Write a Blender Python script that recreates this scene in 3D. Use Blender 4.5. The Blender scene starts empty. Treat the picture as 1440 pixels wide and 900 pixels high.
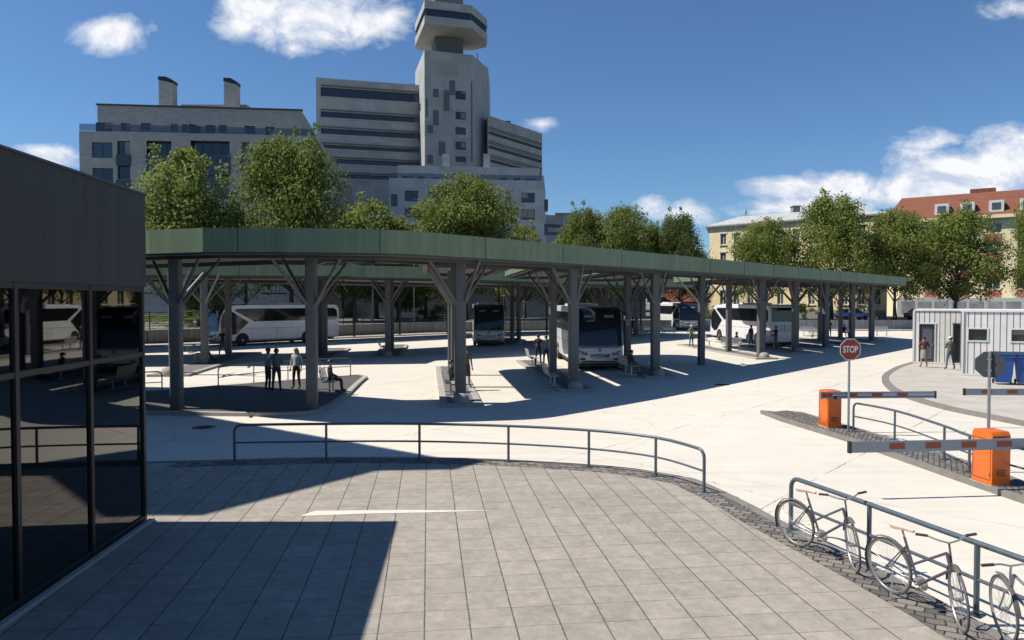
import bpy, bmesh, math, random
import numpy as np
from mathutils import Vector, Matrix, Euler
random.seed(7)
S = bpy.context.scene
C = S.collection
R = math.radians
# ---------------------------------------------------------------- survey of the place (metres, viewpoint 3.75 m above the yard)
F, YH, H = 1028.0, 423.0, 3.75
PITCH = math.atan((450 - YH) / F)
def at(px, py, Y):
    u = (px - 720) / F; v = (450 - py) / F
    d = (u, math.cos(PITCH) + v * math.sin(PITCH), -math.sin(PITCH) + v * math.cos(PITCH))
    t = Y / d[1]
    return Vector((u * t, Y, H + d[2] * t))
def G(px, py, z=0.0):
    v = (450 - py) / F; u = (px - 720) / F
    dy = math.cos(PITCH) + v * math.sin(PITCH); dz = -math.sin(PITCH) + v * math.cos(PITCH)
    t = (z - H) / dz
    return (u * t, dy * t)
GRID = R(6.55)                                   # the paving, the platforms and the buses all run along this bearing
GD = (-math.sin(GRID), math.cos(GRID))           # away from the viewer
GR = (math.cos(GRID), math.sin(GRID))            # to the right
# ---------------------------------------------------------------- scene tree helpers
def tag(o, label=None, cat=None, group=None, kind=None):
    if label: o['label'] = label
    if cat: o['category'] = cat
    if group: o['group'] = group
    if kind: o['kind'] = kind
    return o
def thing(name, label, cat, loc=(0, 0, 0), rz=0.0, group=None):
    o = bpy.data.objects.new(name, None); C.objects.link(o)
    o.empty_display_size = 0.2
    o.location = loc; o.rotation_euler = (0, 0, rz)
    return tag(o, label, cat, group)
def kids(o): return KID.get(o.name, [])
KID = {}
def link(o, parent=None):
    C.objects.link(o)
    if parent is not None:
        o.parent = parent; KID.setdefault(parent.name, []).append(o)
    return o
def copy_tree(o, parent=None):
    c = o.copy(); link(c, parent)
    for ch in list(kids(o)): copy_tree(ch, c)
    return c
def place(proto, used, loc, rz, label, group=None, cat=None):
    o = proto if not used[0] else copy_tree(proto)
    used[0] = True
    o.location = loc; o.rotation_euler = (0, 0, rz)
    o['label'] = label
    if group: o['group'] = group
    if cat: o['category'] = cat
    return o
class MB:
    def __init__(s): s.v = []; s.f = []; s.m = []
    def add(s, vs, fs, mi=0):
        b = len(s.v); s.v += [tuple(x) for x in vs]
        s.f += [tuple(i + b for i in f) for f in fs]; s.m += [mi] * len(fs); return s
    def box(s, c, d, rz=0.0, mi=0, M=None):
        x, y, z = d[0] / 2, d[1] / 2, d[2] / 2
        vs = [Vector((a, b, e)) for e in (-z, z) for a, b in ((-x, -y), (x, -y), (x, y), (-x, y))]
        m = Matrix.Translation(c) @ (M if M is not None else Matrix.Rotation(rz, 4, 'Z'))
        return s.add([m @ v for v in vs], [(3, 2, 1, 0), (4, 5, 6, 7), (0, 1, 5, 4), (1, 2, 6, 5), (2, 3, 7, 6), (3, 0, 4, 7)], mi)
    def prism(s, pts, z0, z1, mi=0, side=None):
        n = len(pts)
        a = sum(pts[i][0] * pts[(i + 1) % n][1] - pts[(i + 1) % n][0] * pts[i][1] for i in range(n))
        if a < 0: pts = pts[::-1]
        s.add([(p[0], p[1], z0) for p in pts] + [(p[0], p[1], z1) for p in pts],
              [tuple(range(n))[::-1], tuple(range(n, 2 * n))], mi)
        b = len(s.v) - 2 * n
        s.f += [(b + i, b + (i + 1) % n, b + n + (i + 1) % n, b + n + i) for i in range(n)]
        s.m += [mi if side is None else side] * n
        return s
    def slab_x(s, prof, x0, x1, mi=0):     # profile in (y,z), swept along x
        n = len(prof)
        a = sum(prof[i][0] * prof[(i + 1) % n][1] - prof[(i + 1) % n][0] * prof[i][1] for i in range(n))
        if a < 0: prof = prof[::-1]
        return s.add([(x0, p[0], p[1]) for p in prof] + [(x1, p[0], p[1]) for p in prof],
                     [tuple(range(n))[::-1], tuple(range(n, 2 * n))] + [(i, (i + 1) % n, n + (i + 1) % n, n + i) for i in range(n)], mi)
    def tube(s, pts, r, n=8, mi=0, caps=True):
        pts = [Vector(p) for p in pts]; k = len(pts)
        rs = r if isinstance(r, (list, tuple)) else [r] * k
        d0 = (pts[1] - pts[0]).normalized()
        up = Vector((0, 0, 1)) if abs(d0.z) < .9 else Vector((1, 0, 0))
        X = d0.cross(up).normalized(); vs = []
        for i, p in enumerate(pts):
            d = (pts[min(i + 1, k - 1)] - pts[max(i - 1, 0)]).normalized()
            X = (X - d * X.dot(d)).normalized(); Yv = d.cross(X)
            for j in range(n):
                a = 2 * math.pi * j / n
                vs.append(p + (X * math.cos(a) + Yv * math.sin(a)) * rs[i])
        fs = [(i * n + j, i * n + (j + 1) % n, (i + 1) * n + (j + 1) % n, (i + 1) * n + j) for i in range(k - 1) for j in range(n)]
        if caps: fs += [tuple(range(n))[::-1], tuple(range((k - 1) * n, k * n))]
        return s.add(vs, fs, mi)
    def lathe(s, prof, c=(0, 0, 0), n=16, mi=0, axis='Z'):   # prof (r,h)
        vs = []
        for r, h in prof:
            for j in range(n):
                a = 2 * math.pi * j / n
                p = (r * math.cos(a), r * math.sin(a), h)
                if axis == 'X': p = (h, r * math.cos(a), r * math.sin(a))
                vs.append((p[0] + c[0], p[1] + c[1], p[2] + c[2]))
        k = len(prof)
        fs = [(i * n + j, i * n + (j + 1) % n, (i + 1) * n + (j + 1) % n, (i + 1) * n + j) for i in range(k - 1) for j in range(n)]
        fs += [tuple(range(n))[::-1], tuple(range((k - 1) * n, k * n))]
        return s.add(vs, fs, mi)
    def build(s, name, mats, parent=None, smooth=False, bevel=0.0, seg=2, angle=30):
        me = bpy.data.meshes.new(name)
        me.from_pydata(s.v, [], s.f)
        if not isinstance(mats, (list, tuple)): mats = [mats]
        for m in mats: me.materials.append(m)
        if len(mats) > 1: me.polygons.foreach_set('material_index', s.m)
        if bevel:
            bm = bmesh.new(); bm.from_mesh(me)
            es = [e for e in bm.edges if len(e.link_faces) == 2 and e.calc_face_angle(0) > R(angle)]
            bmesh.ops.bevel(bm, geom=es, offset=bevel, segments=seg, profile=.6, affect='EDGES', clamp_overlap=True)
            bm.to_mesh(me); bm.free()
        if smooth:
            me.polygons.foreach_set('use_smooth', [True] * len(me.polygons))
            me.set_sharp_from_angle(angle=R(40))
        me.update()
        o = bpy.data.objects.new(name, me)
        return link(o, parent)
# ---------------------------------------------------------------- materials
def mat(name, col, rough=.6, metal=0.0, var=.0, vs=3.0, bump=0.0, bs=20.0, spec=.5, streak=0.0, coat=0.0, coords='Object'):
    m = bpy.data.materials.new(name); m.use_nodes = True
    nt = m.node_tree; N = nt.nodes; L = nt.links
    b = N['Principled BSDF']
    b.inputs['Base Color'].default_value = (*col, 1)
    b.inputs['Roughness'].default_value = rough; b.inputs['Metallic'].default_value = metal
    b.inputs['Specular IOR Level'].default_value = spec
    if coat: b.inputs['Coat Weight'].default_value = coat; b.inputs['Coat Roughness'].default_value = .05
    tc = N.new('ShaderNodeTexCoord')
    last = None
    if var:
        n1 = N.new('ShaderNodeTexNoise'); n1.inputs['Scale'].default_value = vs; n1.inputs['Detail'].default_value = 8; n1.inputs['Roughness'].default_value = .65
        L.new(tc.outputs[coords], n1.inputs['Vector'])
        mr = N.new('ShaderNodeMapRange'); mr.inputs[1].default_value = .3; mr.inputs[2].default_value = .7
        mr.inputs[3].default_value = 1 - var; mr.inputs[4].default_value = 1 + var
        L.new(n1.outputs[0], mr.inputs[0])
        mx = N.new('ShaderNodeVectorMath'); mx.operation = 'SCALE'; mx.inputs[0].default_value = col
        L.new(mr.outputs[0], mx.inputs['Scale']); last = mx.outputs[0]
        if streak:
            mp = N.new('ShaderNodeMapping'); mp.inputs['Scale'].default_value = (2.2, 2.2, .12)
            L.new(tc.outputs[coords], mp.inputs[0])
            n2 = N.new('ShaderNodeTexNoise'); n2.inputs['Scale'].default_value = 2.0; n2.inputs['Detail'].default_value = 6
            L.new(mp.outputs[0], n2.inputs['Vector'])
            m2 = N.new('ShaderNodeMapRange'); m2.inputs[1].default_value = .35; m2.inputs[2].default_value = .7
            m2.inputs[3].default_value = 1 + streak * .4; m2.inputs[4].default_value = 1 - streak
            L.new(n2.outputs[0], m2.inputs[0])
            m3 = N.new('ShaderNodeVectorMath'); m3.operation = 'SCALE'
            L.new(last, m3.inputs[0]); L.new(m2.outputs[0], m3.inputs['Scale']); last = m3.outputs[0]
        L.new(last, b.inputs['Base Color'])
        r2 = N.new('ShaderNodeMapRange'); r2.inputs[3].default_value = max(0, rough - .08); r2.inputs[4].default_value = min(1, rough + .08)
        L.new(n1.outputs[0], r2.inputs[0]); L.new(r2.outputs[0], b.inputs['Roughness'])
    if bump:
        n3 = N.new('ShaderNodeTexNoise'); n3.inputs['Scale'].default_value = bs; n3.inputs['Detail'].default_value = 6
        L.new(tc.outputs[coords], n3.inputs['Vector'])
        bp = N.new('ShaderNodeBump'); bp.inputs['Strength'].default_value = bump; bp.inputs['Distance'].default_value = .02
        L.new(n3.outputs[0], bp.inputs['Height']); L.new(bp.outputs[0], b.inputs['Normal'])
    m['b'] = 0
    return m
def nodes(m): return m.node_tree.nodes, m.node_tree.links, m.node_tree.nodes['Principled BSDF']
def mth(N, L, op, a, b=None, c=None, clamp=False):
    n = N.new('ShaderNodeMath'); n.operation = op; n.use_clamp = clamp
    for i, x in enumerate((a, b, c)):
        if x is None: continue
        if isinstance(x, (int, float)): n.inputs[i].default_value = x
        else: L.new(x, n.inputs[i])
    return n.outputs[0]
def noise(N, L, vec, scale, detail=6, rough=.6, dist=0):
    n = N.new('ShaderNodeTexNoise'); n.inputs['Scale'].default_value = scale; n.inputs['Detail'].default_value = detail
    n.inputs['Roughness'].default_value = rough; n.inputs['Distortion'].default_value = dist
    L.new(vec, n.inputs['Vector']); return n.outputs[0]
def mrange(N, L, x, a, b, c, d):
    n = N.new('ShaderNodeMapRange')
    for i, k in enumerate((a, b, c, d)): n.inputs[i + 1].default_value = k
    L.new(x, n.inputs[0]); return n.outputs[0]
def scalec(N, L, col, f):
    n = N.new('ShaderNodeVectorMath'); n.operation = 'SCALE'
    if isinstance(col, tuple): n.inputs[0].default_value = col
    else: L.new(col, n.inputs[0])
    L.new(f, n.inputs['Scale']); return n.outputs[0]
def mixc(N, L, f, a, b):
    n = N.new('ShaderNodeMix'); n.data_type = 'RGBA'
    if isinstance(f, (int, float)): n.inputs[0].default_value = f
    else: L.new(f, n.inputs[0])
    for i, x in ((6, a), (7, b)):
        if isinstance(x, tuple): n.inputs[i].default_value = (*x[:3], 1)
        else: L.new(x, n.inputs[i])
    return n.outputs[2]
def bumpn(N, L, b, h, s=.4, d=.02):
    bp = N.new('ShaderNodeBump'); bp.inputs['Strength'].default_value = s; bp.inputs['Distance'].default_value = d
    L.new(h, bp.inputs['Height']); L.new(bp.outputs[0], b.inputs['Normal'])
def mapped(N, L, coords='Object', loc=(0, 0, 0), rz=0, sc=(1, 1, 1)):
    tc = N.new('ShaderNodeTexCoord'); mp = N.new('ShaderNodeMapping')
    mp.inputs['Location'].default_value = loc; mp.inputs['Rotation'].default_value = (0, 0, rz); mp.inputs['Scale'].default_value = sc
    L.new(tc.outputs[coords], mp.inputs[0]); return mp.outputs[0]
def sepxyz(N, L, v):
    n = N.new('ShaderNodeSeparateXYZ'); L.new(v, n.inputs[0]); return n.outputs

def line_mask(N, L, x, period, width, jitter=None):
    # 1 on a line every `period`
    f = mth(N, L, 'FRACT', mth(N, L, 'DIVIDE', x, period))
    d = mth(N, L, 'ABSOLUTE', mth(N, L, 'SUBTRACT', f, .5))
    w = .5 - width / period / 2
    return mrange(N, L, d, w - width / period * .5, w, 0, 1)

M = {}
# pale concrete yard: large pours with thin cracks, stains and tyre scuffs
def mk_yard():
    m = mat('pale_concrete', (.6, .56, .5), .75); N, L, b = nodes(m)
    v = mapped(N, L, rz=R(41)); xyz = sepxyz(N, L, v)
    big = noise(N, L, v, .12, 5); mid = noise(N, L, v, 1.1, 9, .7); fine = noise(N, L, v, 22, 6, .7)
    vs = mapped(N, L, rz=R(20), sc=(.25, 2.2, 1)); st = noise(N, L, vs, 1.5, 8, .7)
    wob = mth(N, L, 'MULTIPLY', mth(N, L, 'SUBTRACT', noise(N, L, v, 3.0, 5), .5), .10)
    l1 = line_mask(N, L, mth(N, L, 'ADD', xyz[0], wob), 5.2, .022)
    l2 = line_mask(N, L, mth(N, L, 'ADD', xyz[1], wob), 7.3, .018)
    vor = N.new('ShaderNodeTexVoronoi'); vor.feature = 'DISTANCE_TO_EDGE'; vor.inputs['Scale'].default_value = .17
    dv = N.new('ShaderNodeVectorMath'); dv.operation = 'ADD'; L.new(v, dv.inputs[0])
    nz = N.new('ShaderNodeTexNoise'); nz.inputs['Scale'].default_value = .8; nz.inputs['Detail'].default_value = 6; L.new(v, nz.inputs['Vector'])
    L.new(nz.outputs['Color'], dv.inputs[1]); L.new(dv.outputs[0], vor.inputs['Vector'])
    cr = mrange(N, L, vor.outputs['Distance'], 0, .0035, 1, 0)
    brk = mrange(N, L, noise(N, L, v, .9, 4), .36, .56, .08, 1)
    lines = mth(N, L, 'MULTIPLY', mth(N, L, 'MAXIMUM', mth(N, L, 'MAXIMUM', l1, mth(N, L, 'MULTIPLY', l2, .7)), mth(N, L, 'MULTIPLY', cr, .7)), brk)
    f = mth(N, L, 'MULTIPLY', mrange(N, L, big, .3, .7, .93, 1.07), mrange(N, L, mid, .3, .75, 1.05, .93))
    f = mth(N, L, 'MULTIPLY', f, mrange(N, L, st, .45, .8, 1.02, .9))
    f = mth(N, L, 'MULTIPLY', f, mrange(N, L, fine, .3, .7, .96, 1.04))
    tyre = noise(N, L, mapped(N, L, rz=R(-48), sc=(.12, 2.6, 1)), 1.2, 9, .75)
    f = mth(N, L, 'MULTIPLY', f, mrange(N, L, tyre, .52, .74, 1.0, .86))
    oil = mth(N, L, 'MULTIPLY', mrange(N, L, noise(N, L, v, .55, 8, .7, .6), .62, .74, 0, 1), .20)
    f = mth(N, L, 'MULTIPLY', f, mth(N, L, 'SUBTRACT', 1.0, oil))
    c = scalec(N, L, (.63, .58, .495), f)
    c = mixc(N, L, mth(N, L, 'MULTIPLY', lines, .8), c, (.16, .14, .12))
    L.new(c, b.inputs['Base Color']); bumpn(N, L, b, fine, .15, .01)
    return m
M['yard'] = mk_yard()
def mk_tiles():
    m = mat('grey_paving_slabs', (.3, .28, .26), .8); N, L, b = nodes(m)
    g0 = G(597, 887.2, .12)
    tc = N.new('ShaderNodeTexCoord'); sb = N.new('ShaderNodeVectorMath'); sb.operation = 'SUBTRACT'
    sb.inputs[1].default_value = (g0[0], g0[1], 0); L.new(tc.outputs['Object'], sb.inputs[0])
    vr = N.new('ShaderNodeVectorRotate'); vr.rotation_type = 'Z_AXIS'; vr.inputs['Angle'].default_value = -GRID
    L.new(sb.outputs[0], vr.inputs['Vector']); v = vr.outputs[0]; xyz = sepxyz(N, L, v)
    T = TILE
    wob = mth(N, L, 'MULTIPLY', mth(N, L, 'SUBTRACT', noise(N, L, v, 6.0, 5), .5), .012)
    # lines fall at x = k T -> shift by half a period
    xs = mth(N, L, 'ADD', mth(N, L, 'ADD', xyz[0], T / 2), wob); ys = mth(N, L, 'ADD', mth(N, L, 'ADD', xyz[1], T / 2), wob)
    # line_mask peaks at frac 0/1 -> use raw coordinates
    lx = line_mask(N, L, mth(N, L, 'ADD', xyz[0], wob), T, .011)
    ly = line_mask(N, L, mth(N, L, 'ADD', xyz[1], wob), T, .007)
    fx = mth(N, L, 'FLOOR', mth(N, L, 'DIVIDE', xyz[0], T)); fy = mth(N, L, 'FLOOR', mth(N, L, 'DIVIDE', xyz[1], T))
    cb = N.new('ShaderNodeCombineXYZ'); L.new(fx, cb.inputs[0]); L.new(fy, cb.inputs[1])
    wn = N.new('ShaderNodeTexWhiteNoise'); L.new(cb.outputs[0], wn.inputs[0])
    per = mrange(N, L, wn.outputs['Value'], 0, 1, .94, 1.06)
    mid = noise(N, L, v, 3.2, 9, .7, .3); fine = noise(N, L, v, 70, 5, .7); big = noise(N, L, v, .35, 4)
    vo = N.new('ShaderNodeVectorMath'); vo.operation = 'ADD'; L.new(v, vo.inputs[0]); L.new(wn.outputs['Color'], vo.inputs[1])
    blot = noise(N, L, vo.outputs[0], 5.5, 10, .75, .5)
    f = mth(N, L, 'MULTIPLY', per, mrange(N, L, mid, .3, .7, .88, 1.13))
    f = mth(N, L, 'MULTIPLY', f, mrange(N, L, blot, .35, .7, .83, 1.2))
    f = mth(N, L, 'MULTIPLY', f, mrange(N, L, fine, .25, .75, .86, 1.12))
    f = mth(N, L, 'MULTIPLY', f, mrange(N, L, big, .3, .7, .93, 1.05))
    c = scalec(N, L, (.325, .288, .243), f)
    j = mth(N, L, 'MULTIPLY', lx, mrange(N, L, noise(N, L, v, 9, 4), .3, .6, .6, 1))
    jy = mth(N, L, 'MULTIPLY', ly, mrange(N, L, noise(N, L, v, 4, 4), .35, .6, .35, .9))
    jj = mth(N, L, 'MAXIMUM', j, jy)
    c = mixc(N, L, jj, c, (.055, .05, .043))
    # chewing gum spots, drips and worn stains
    vg = N.new('ShaderNodeTexVoronoi'); vg.inputs['Scale'].default_value = 1.7; L.new(v, vg.inputs['Vector'])
    gum = mth(N, L, 'MULTIPLY', mrange(N, L, vg.outputs['Distance'], .02, .035, 1, 0), mrange(N, L, noise(N, L, v, .8, 3), .45, .6, 0, .55))
    c = mixc(N, L, gum, c, (.12, .11, .10))
    stn = mrange(N, L, noise(N, L, v, .9, 10, .72, 1.0), .55, .72, 0, .32)
    c = mixc(N, L, stn, c, (.17, .15, .125))
    # small dark chips at joints
    chip = mth(N, L, 'MULTIPLY', mrange(N, L, noise(N, L, v, 7, 3), .68, .74, 0, 1), mrange(N, L, mth(N, L, 'MAXIMUM', line_mask(N, L, xyz[0], T, .05), 0), 0, 1, 0, .5))
    c = mixc(N, L, chip, c, (.09, .08, .07))
    L.new(c, b.inputs['Base Color'])
    h = mth(N, L, 'SUBTRACT', mth(N, L, 'MULTIPLY', fine, .3), jj); bumpn(N, L, b, h, .35, .006)
    return m
TILE = .5075
M['tiles'] = mk_tiles()
def mk_cobble(name, col, sx=.17, sy=.12, rz=0.0):
    m = mat(name, col, .85); N, L, b = nodes(m)
    v = mapped(N, L, rz=rz)
    nz = N.new('ShaderNodeTexNoise'); nz.inputs['Scale'].default_value = 5; L.new(v, nz.inputs['Vector'])
    ad = N.new('ShaderNodeVectorMath'); ad.operation = 'MULTIPLY_ADD'; L.new(nz.outputs['Color'], ad.inputs[0]); ad.inputs[1].default_value = (.085, .085, 0); L.new(v, ad.inputs[2])
    br = N.new('ShaderNodeTexBrick'); br.inputs['Scale'].default_value = 1; br.inputs['Brick Width'].default_value = sx; br.inputs['Row Height'].default_value = sy
    br.inputs['Mortar Size'].default_value = .011; br.inputs['Mortar Smooth'].default_value = .3
    br.inputs['Color1'].default_value = (*[c * 1.5 for c in col], 1); br.inputs['Color2'].default_value = (*[c * .6 for c in col], 1)
    br.inputs['Mortar'].default_value = (.03, .028, .024, 1); L.new(ad.outputs[0], br.inputs['Vector'])
    fine = noise(N, L, v, 40, 6, .7)
    L.new(scalec(N, L, br.outputs['Color'], mrange(N, L, fine, .25, .75, .75, 1.25)), b.inputs['Base Color'])
    h = mth(N, L, 'SUBTRACT', mth(N, L, 'MULTIPLY', fine, .25), br.outputs['Fac']); bumpn(N, L, b, h, .8, .02)
    return m
M['cobble'] = mk_cobble('dark_cobbles', (.16, .145, .125), .2, .15, R(30))
M['cobble2'] = mk_cobble('island_cobbles', (.15, .135, .12), .15, .11, R(-60))
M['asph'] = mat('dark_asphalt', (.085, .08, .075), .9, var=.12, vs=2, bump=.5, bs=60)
M['road'] = mat('road_asphalt', (.07, .07, .07), .9, var=.12, vs=1.5, bump=.3, bs=40)
M['kerb'] = mat('kerb_stone', (.2, .185, .165), .85, var=.15, vs=4, bump=.3, bs=30)
M['kerbl'] = mat('platform_kerb_stone', (.36, .34, .31), .85, var=.12, vs=4, bump=.3, bs=30)
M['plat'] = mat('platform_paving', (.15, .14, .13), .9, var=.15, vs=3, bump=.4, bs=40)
M['slabpale'] = mat('service_pavement_concrete', (.43, .395, .345), .85, var=.14, vs=.9, bump=.2, bs=30)
M['terrace'] = mat('street_ground', (.16, .155, .14), .9, var=.15, vs=.4)
M['green'] = mat('green_copper_panel', (.135, .195, .118), .6, var=.10, vs=1.2, streak=.16)
M['seam'] = mat('dark_seam', (.045, .065, .05), .7)
M['soffit'] = mat('canopy_soffit', (.11, .115, .115), .8, var=.15, vs=.6)
M['beam'] = mat('dark_steel_beam', (.045, .05, .055), .55, var=.1, vs=2)
M['steel'] = mat('grey_painted_steel', (.115, .118, .122), .5, var=.08, vs=2, streak=.12)
M['blacksteel'] = mat('black_painted_steel', (.022, .024, .027), .5, var=.1, vs=2)
M['rail'] = mat('blue_grey_rail_paint', (.1, .13, .155), .42, metal=.3, var=.15, vs=6)
M['galv'] = mat('galvanised_steel', (.28, .29, .3), .45, metal=.6, var=.12, vs=8)
M['dome'] = mat('cast_concrete', (.3, .29, .27), .85, var=.12, vs=5, bump=.4, bs=40)
M['wall'] = mat('grey_concrete_wall', (.3, .3, .29), .85, var=.15, vs=.8, streak=.3, bump=.3, bs=20)
M['white'] = mat('white_bus_paint', (.74, .74, .73), .28, var=.03, vs=2, coat=.4)
M['black'] = mat('black_trim', (.012, .012, .013), .45)
M['tyre'] = mat('black_rubber', (.018, .018, .018), .85, bump=.3, bs=60)
M['rim'] = mat('wheel_rim_metal', (.35, .34, .32), .4, metal=.7)
M['busglass'] = mat('dark_bus_glass', (.016, .022, .036), .09, spec=.6)
M['bwin'] = mat('bus_side_glass', (.012, .014, .018), .05, spec=.8)
M['lampg'] = mat('headlamp_glass', (.35, .37, .38), .1, metal=.4)
M['redl'] = mat('tail_lamp_red', (.5, .04, .015), .2)
M['orange_l'] = mat('indicator_orange', (.8, .2, .02), .2)
M['bench'] = mat('light_grey_bench_metal', (.5, .51, .52), .45, metal=.2, var=.06, vs=5)
M['orange'] = mat('orange_cabinet_paint', (.70, .135, .008), .4, var=.08, vs=4, streak=.08, coat=.2)
M['alu'] = mat('aluminium_boom', (.20, .235, .285), .42, metal=.45, var=.06, vs=6)
M['redstripe'] = mat('reflective_red_brown', (.24, .042, .014), .5, var=.12, vs=20)
M['signred'] = mat('stop_sign_red', (.26, .02, .016), .45, var=.06, vs=6)
M['signwhite'] = mat('sign_white', (.75, .75, .74), .5)
M['signback'] = mat('sign_back_grey', (.035, .045, .055), .6, var=.1, vs=6)
M['pink'] = mat('faded_pink_saddle', (.75, .55, .48), .7)
M['bikef'] = mat('violet_grey_frame_paint', (.14, .13, .17), .35, metal=.4, var=.1, vs=10)
M['bikes'] = mat('silver_frame_paint', (.42, .43, .45), .3, metal=.6, var=.08, vs=10)
M['biketyre'] = mat('grey_bicycle_tyre', (.10, .10, .095), .85)
M['spoke'] = mat('steel_spokes', (.42, .42, .4), .35, metal=.6)
M['grip'] = mat('rubber_grip', (.05, .045, .04), .8)
M['binblue'] = mat('blue_bin_plastic', (.012, .07, .28), .45, var=.08, vs=4)
M['binlid'] = mat('navy_bin_lid', (.02, .04, .09), .5)
def mk_clad():
    m = mat('ribbed_white_cladding', (.5, .5, .49), .6); N, L, b = nodes(m)
    v = mapped(N, L); xyz = sepxyz(N, L, v)
    l = line_mask(N, L, xyz[0], .26, .022)
    f = mth(N, L, 'MULTIPLY', mrange(N, L, noise(N, L, v, 2, 6), .3, .7, .92, 1.06), mrange(N, L, noise(N, L, mapped(N, L, sc=(3, 3, .2)), 2, 6), .3, .7, 1.04, .88))
    c = mixc(N, L, l, scalec(N, L, (.74, .725, .69), f), (.13, .13, .125))
    L.new(c, b.inputs['Base Color']); bumpn(N, L, b, mth(N, L, 'MULTIPLY', l, -1), .8, .03)
    return m
M['clad'] = mk_clad()
M['cladtrim'] = mat('white_trim', (.66, .66, .64), .6, var=.05)
M['doorgrey'] = mat('dark_grey_door', (.06, .065, .075), .5, var=.1, vs=3)
M['glassgreen'] = mat('dark_green_window_glass', (.015, .03, .03), .12, spec=.8)
def mk_parapet():
    m = mat('dark_zinc_cladding', (.04, .045, .055), .6); N, L, b = nodes(m)
    v = mapped(N, L); xyz = sepxyz(N, L, v)
    l = line_mask(N, L, xyz[1], .97, .014)
    st = noise(N, L, mapped(N, L, sc=(2, 2.6, .16)), 2.2, 8, .7)
    fl = mth(N, L, 'FLOOR', mth(N, L, 'DIVIDE', xyz[1], .97)); wn = N.new('ShaderNodeTexWhiteNoise'); wn.noise_dimensions = '1D'; L.new(fl, wn.inputs['W'])
    f = mth(N, L, 'MULTIPLY', mrange(N, L, st, .3, .7, .68, 1.35), mrange(N, L, wn.outputs['Value'], 0, 1, .82, 1.18))
    f = mth(N, L, 'MULTIPLY', f, mrange(N, L, noise(N, L, mapped(N, L, sc=(1, 9, .5)), 3, 9, .75), .35, .7, .85, 1.2))
    c = mixc(N, L, l, scalec(N, L, (.025, .028, .033), f), (.015, .016, .02))
    L.new(c, b.inputs['Base Color']); bumpn(N, L, b, mth(N, L, 'MULTIPLY', l, -1), .5, .01)
    return m
M['parapet'] = mk_parapet()
def mk_tint():
    m = bpy.data.materials.new('tinted_shopfront_glass'); m.use_nodes = True
    N = m.node_tree.nodes; L = m.node_tree.links; N.remove(N['Principled BSDF']); out = N['Material Output']
    tr = N.new('ShaderNodeBsdfTransparent'); tr.inputs[0].default_value = (.30, .29, .26, 1)
    gl = N.new('ShaderNodeBsdfGlossy'); gl.inputs['Roughness'].default_value = .015; gl.inputs[0].default_value = (.85, .85, .85, 1)
    fr = N.new('ShaderNodeFresnel'); fr.inputs[0].default_value = 1.52
    f2 = N.new('ShaderNodeMath'); f2.operation = 'MULTIPLY_ADD'; f2.inputs[1].default_value = 1.3; f2.inputs[2].default_value = .035; f2.use_clamp = True
    L.new(fr.outputs[0], f2.inputs[0])
    mx = N.new('ShaderNodeMixShader'); L.new(f2.outputs[0], mx.inputs[0]); L.new(tr.outputs[0], mx.inputs[1]); L.new(gl.outputs[0], mx.inputs[2])
    L.new(mx.outputs[0], out.inputs[0]); return m
M['tint'] = mk_tint()
def mk_bal():
    m = bpy.data.materials.new('balustrade_glass'); m.use_nodes = True
    N = m.node_tree.nodes; L = m.node_tree.links; N.remove(N['Principled BSDF']); out = N['Material Output']
    tr = N.new('ShaderNodeBsdfTransparent'); tr.inputs[0].default_value = (.30, .33, .38, 1)
    gl = N.new('ShaderNodeBsdfGlossy'); gl.inputs['Roughness'].default_value = .08
    mx = N.new('ShaderNodeMixShader'); mx.inputs[0].default_value = .08; L.new(tr.outputs[0], mx.inputs[1]); L.new(gl.outputs[0], mx.inputs[2])
    L.new(mx.outputs[0], out.inputs[0]); return m
M['balglass'] = mk_bal()
def mk_brick(name, col, w=.9, h=.28, jc=.7, m_=.02):
    m = mat(name, col, .8); N, L, b = nodes(m)
    tc = N.new('ShaderNodeTexCoord'); s = sepxyz(N, L, tc.outputs['Object'])
    cb = N.new('ShaderNodeCombineXYZ'); L.new(mth(N, L, 'ADD', s[0], s[1]), cb.inputs[0]); L.new(s[2], cb.inputs[1])
    br = N.new('ShaderNodeTexBrick'); br.inputs['Scale'].default_value = 1; br.inputs['Brick Width'].default_value = w; br.inputs['Row Height'].default_value = h
    br.inputs['Mortar Size'].default_value = m_; br.inputs['Color1'].default_value = (*[c * 1.08 for c in col], 1); br.inputs['Color2'].default_value = (*[c * .88 for c in col], 1)
    br.inputs['Mortar'].default_value = (*[c * jc for c in col], 1); L.new(cb.outputs[0], br.inputs['Vector'])
    n1 = noise(N, L, tc.outputs['Object'], .5, 8, .7)
    L.new(scalec(N, L, br.outputs['Color'], mrange(N, L, n1, .3, .7, .88, 1.1)), b.inputs['Base Color'])
    return m
M['gbrick'] = mk_brick('pale_grey_brick', (.33, .325, .30), .9, .36, 1.22, .05)
M['conc'] = mk_brick('grey_concrete_panels', (.37, .37, .35), 3.2, 3.4, .93, .04)
M['concw'] = mk_brick('pale_render_panels', (.40, .41, .41), 4, 3, .95, .03)
M['concdark'] = mat('dark_concrete_panel', (.13, .135, .135), .85, var=.1, vs=.4)
M['paleblock'] = mat('pale_render_wall', (.42, .44, .45), .85, var=.06, vs=.3)
M['yellow'] = mat('yellow_render', (.82, .68, .40), .9, var=.08, vs=.5, streak=.18)
M['cream'] = mat('cream_render', (.80, .70, .45), .9, var=.06, vs=.5, streak=.12)
M['redpanel'] = mat('red_spandrel_panel', (.42, .14, .10), .8, var=.08, vs=1)
M['plinth'] = mat('grey_plinth', (.25, .24, .22), .9, var=.1, vs=.5)
M['wingl'] = mat('dark_window_glass', (.02, .032, .05), .12, spec=.7, var=.3, vs=.35)
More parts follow.
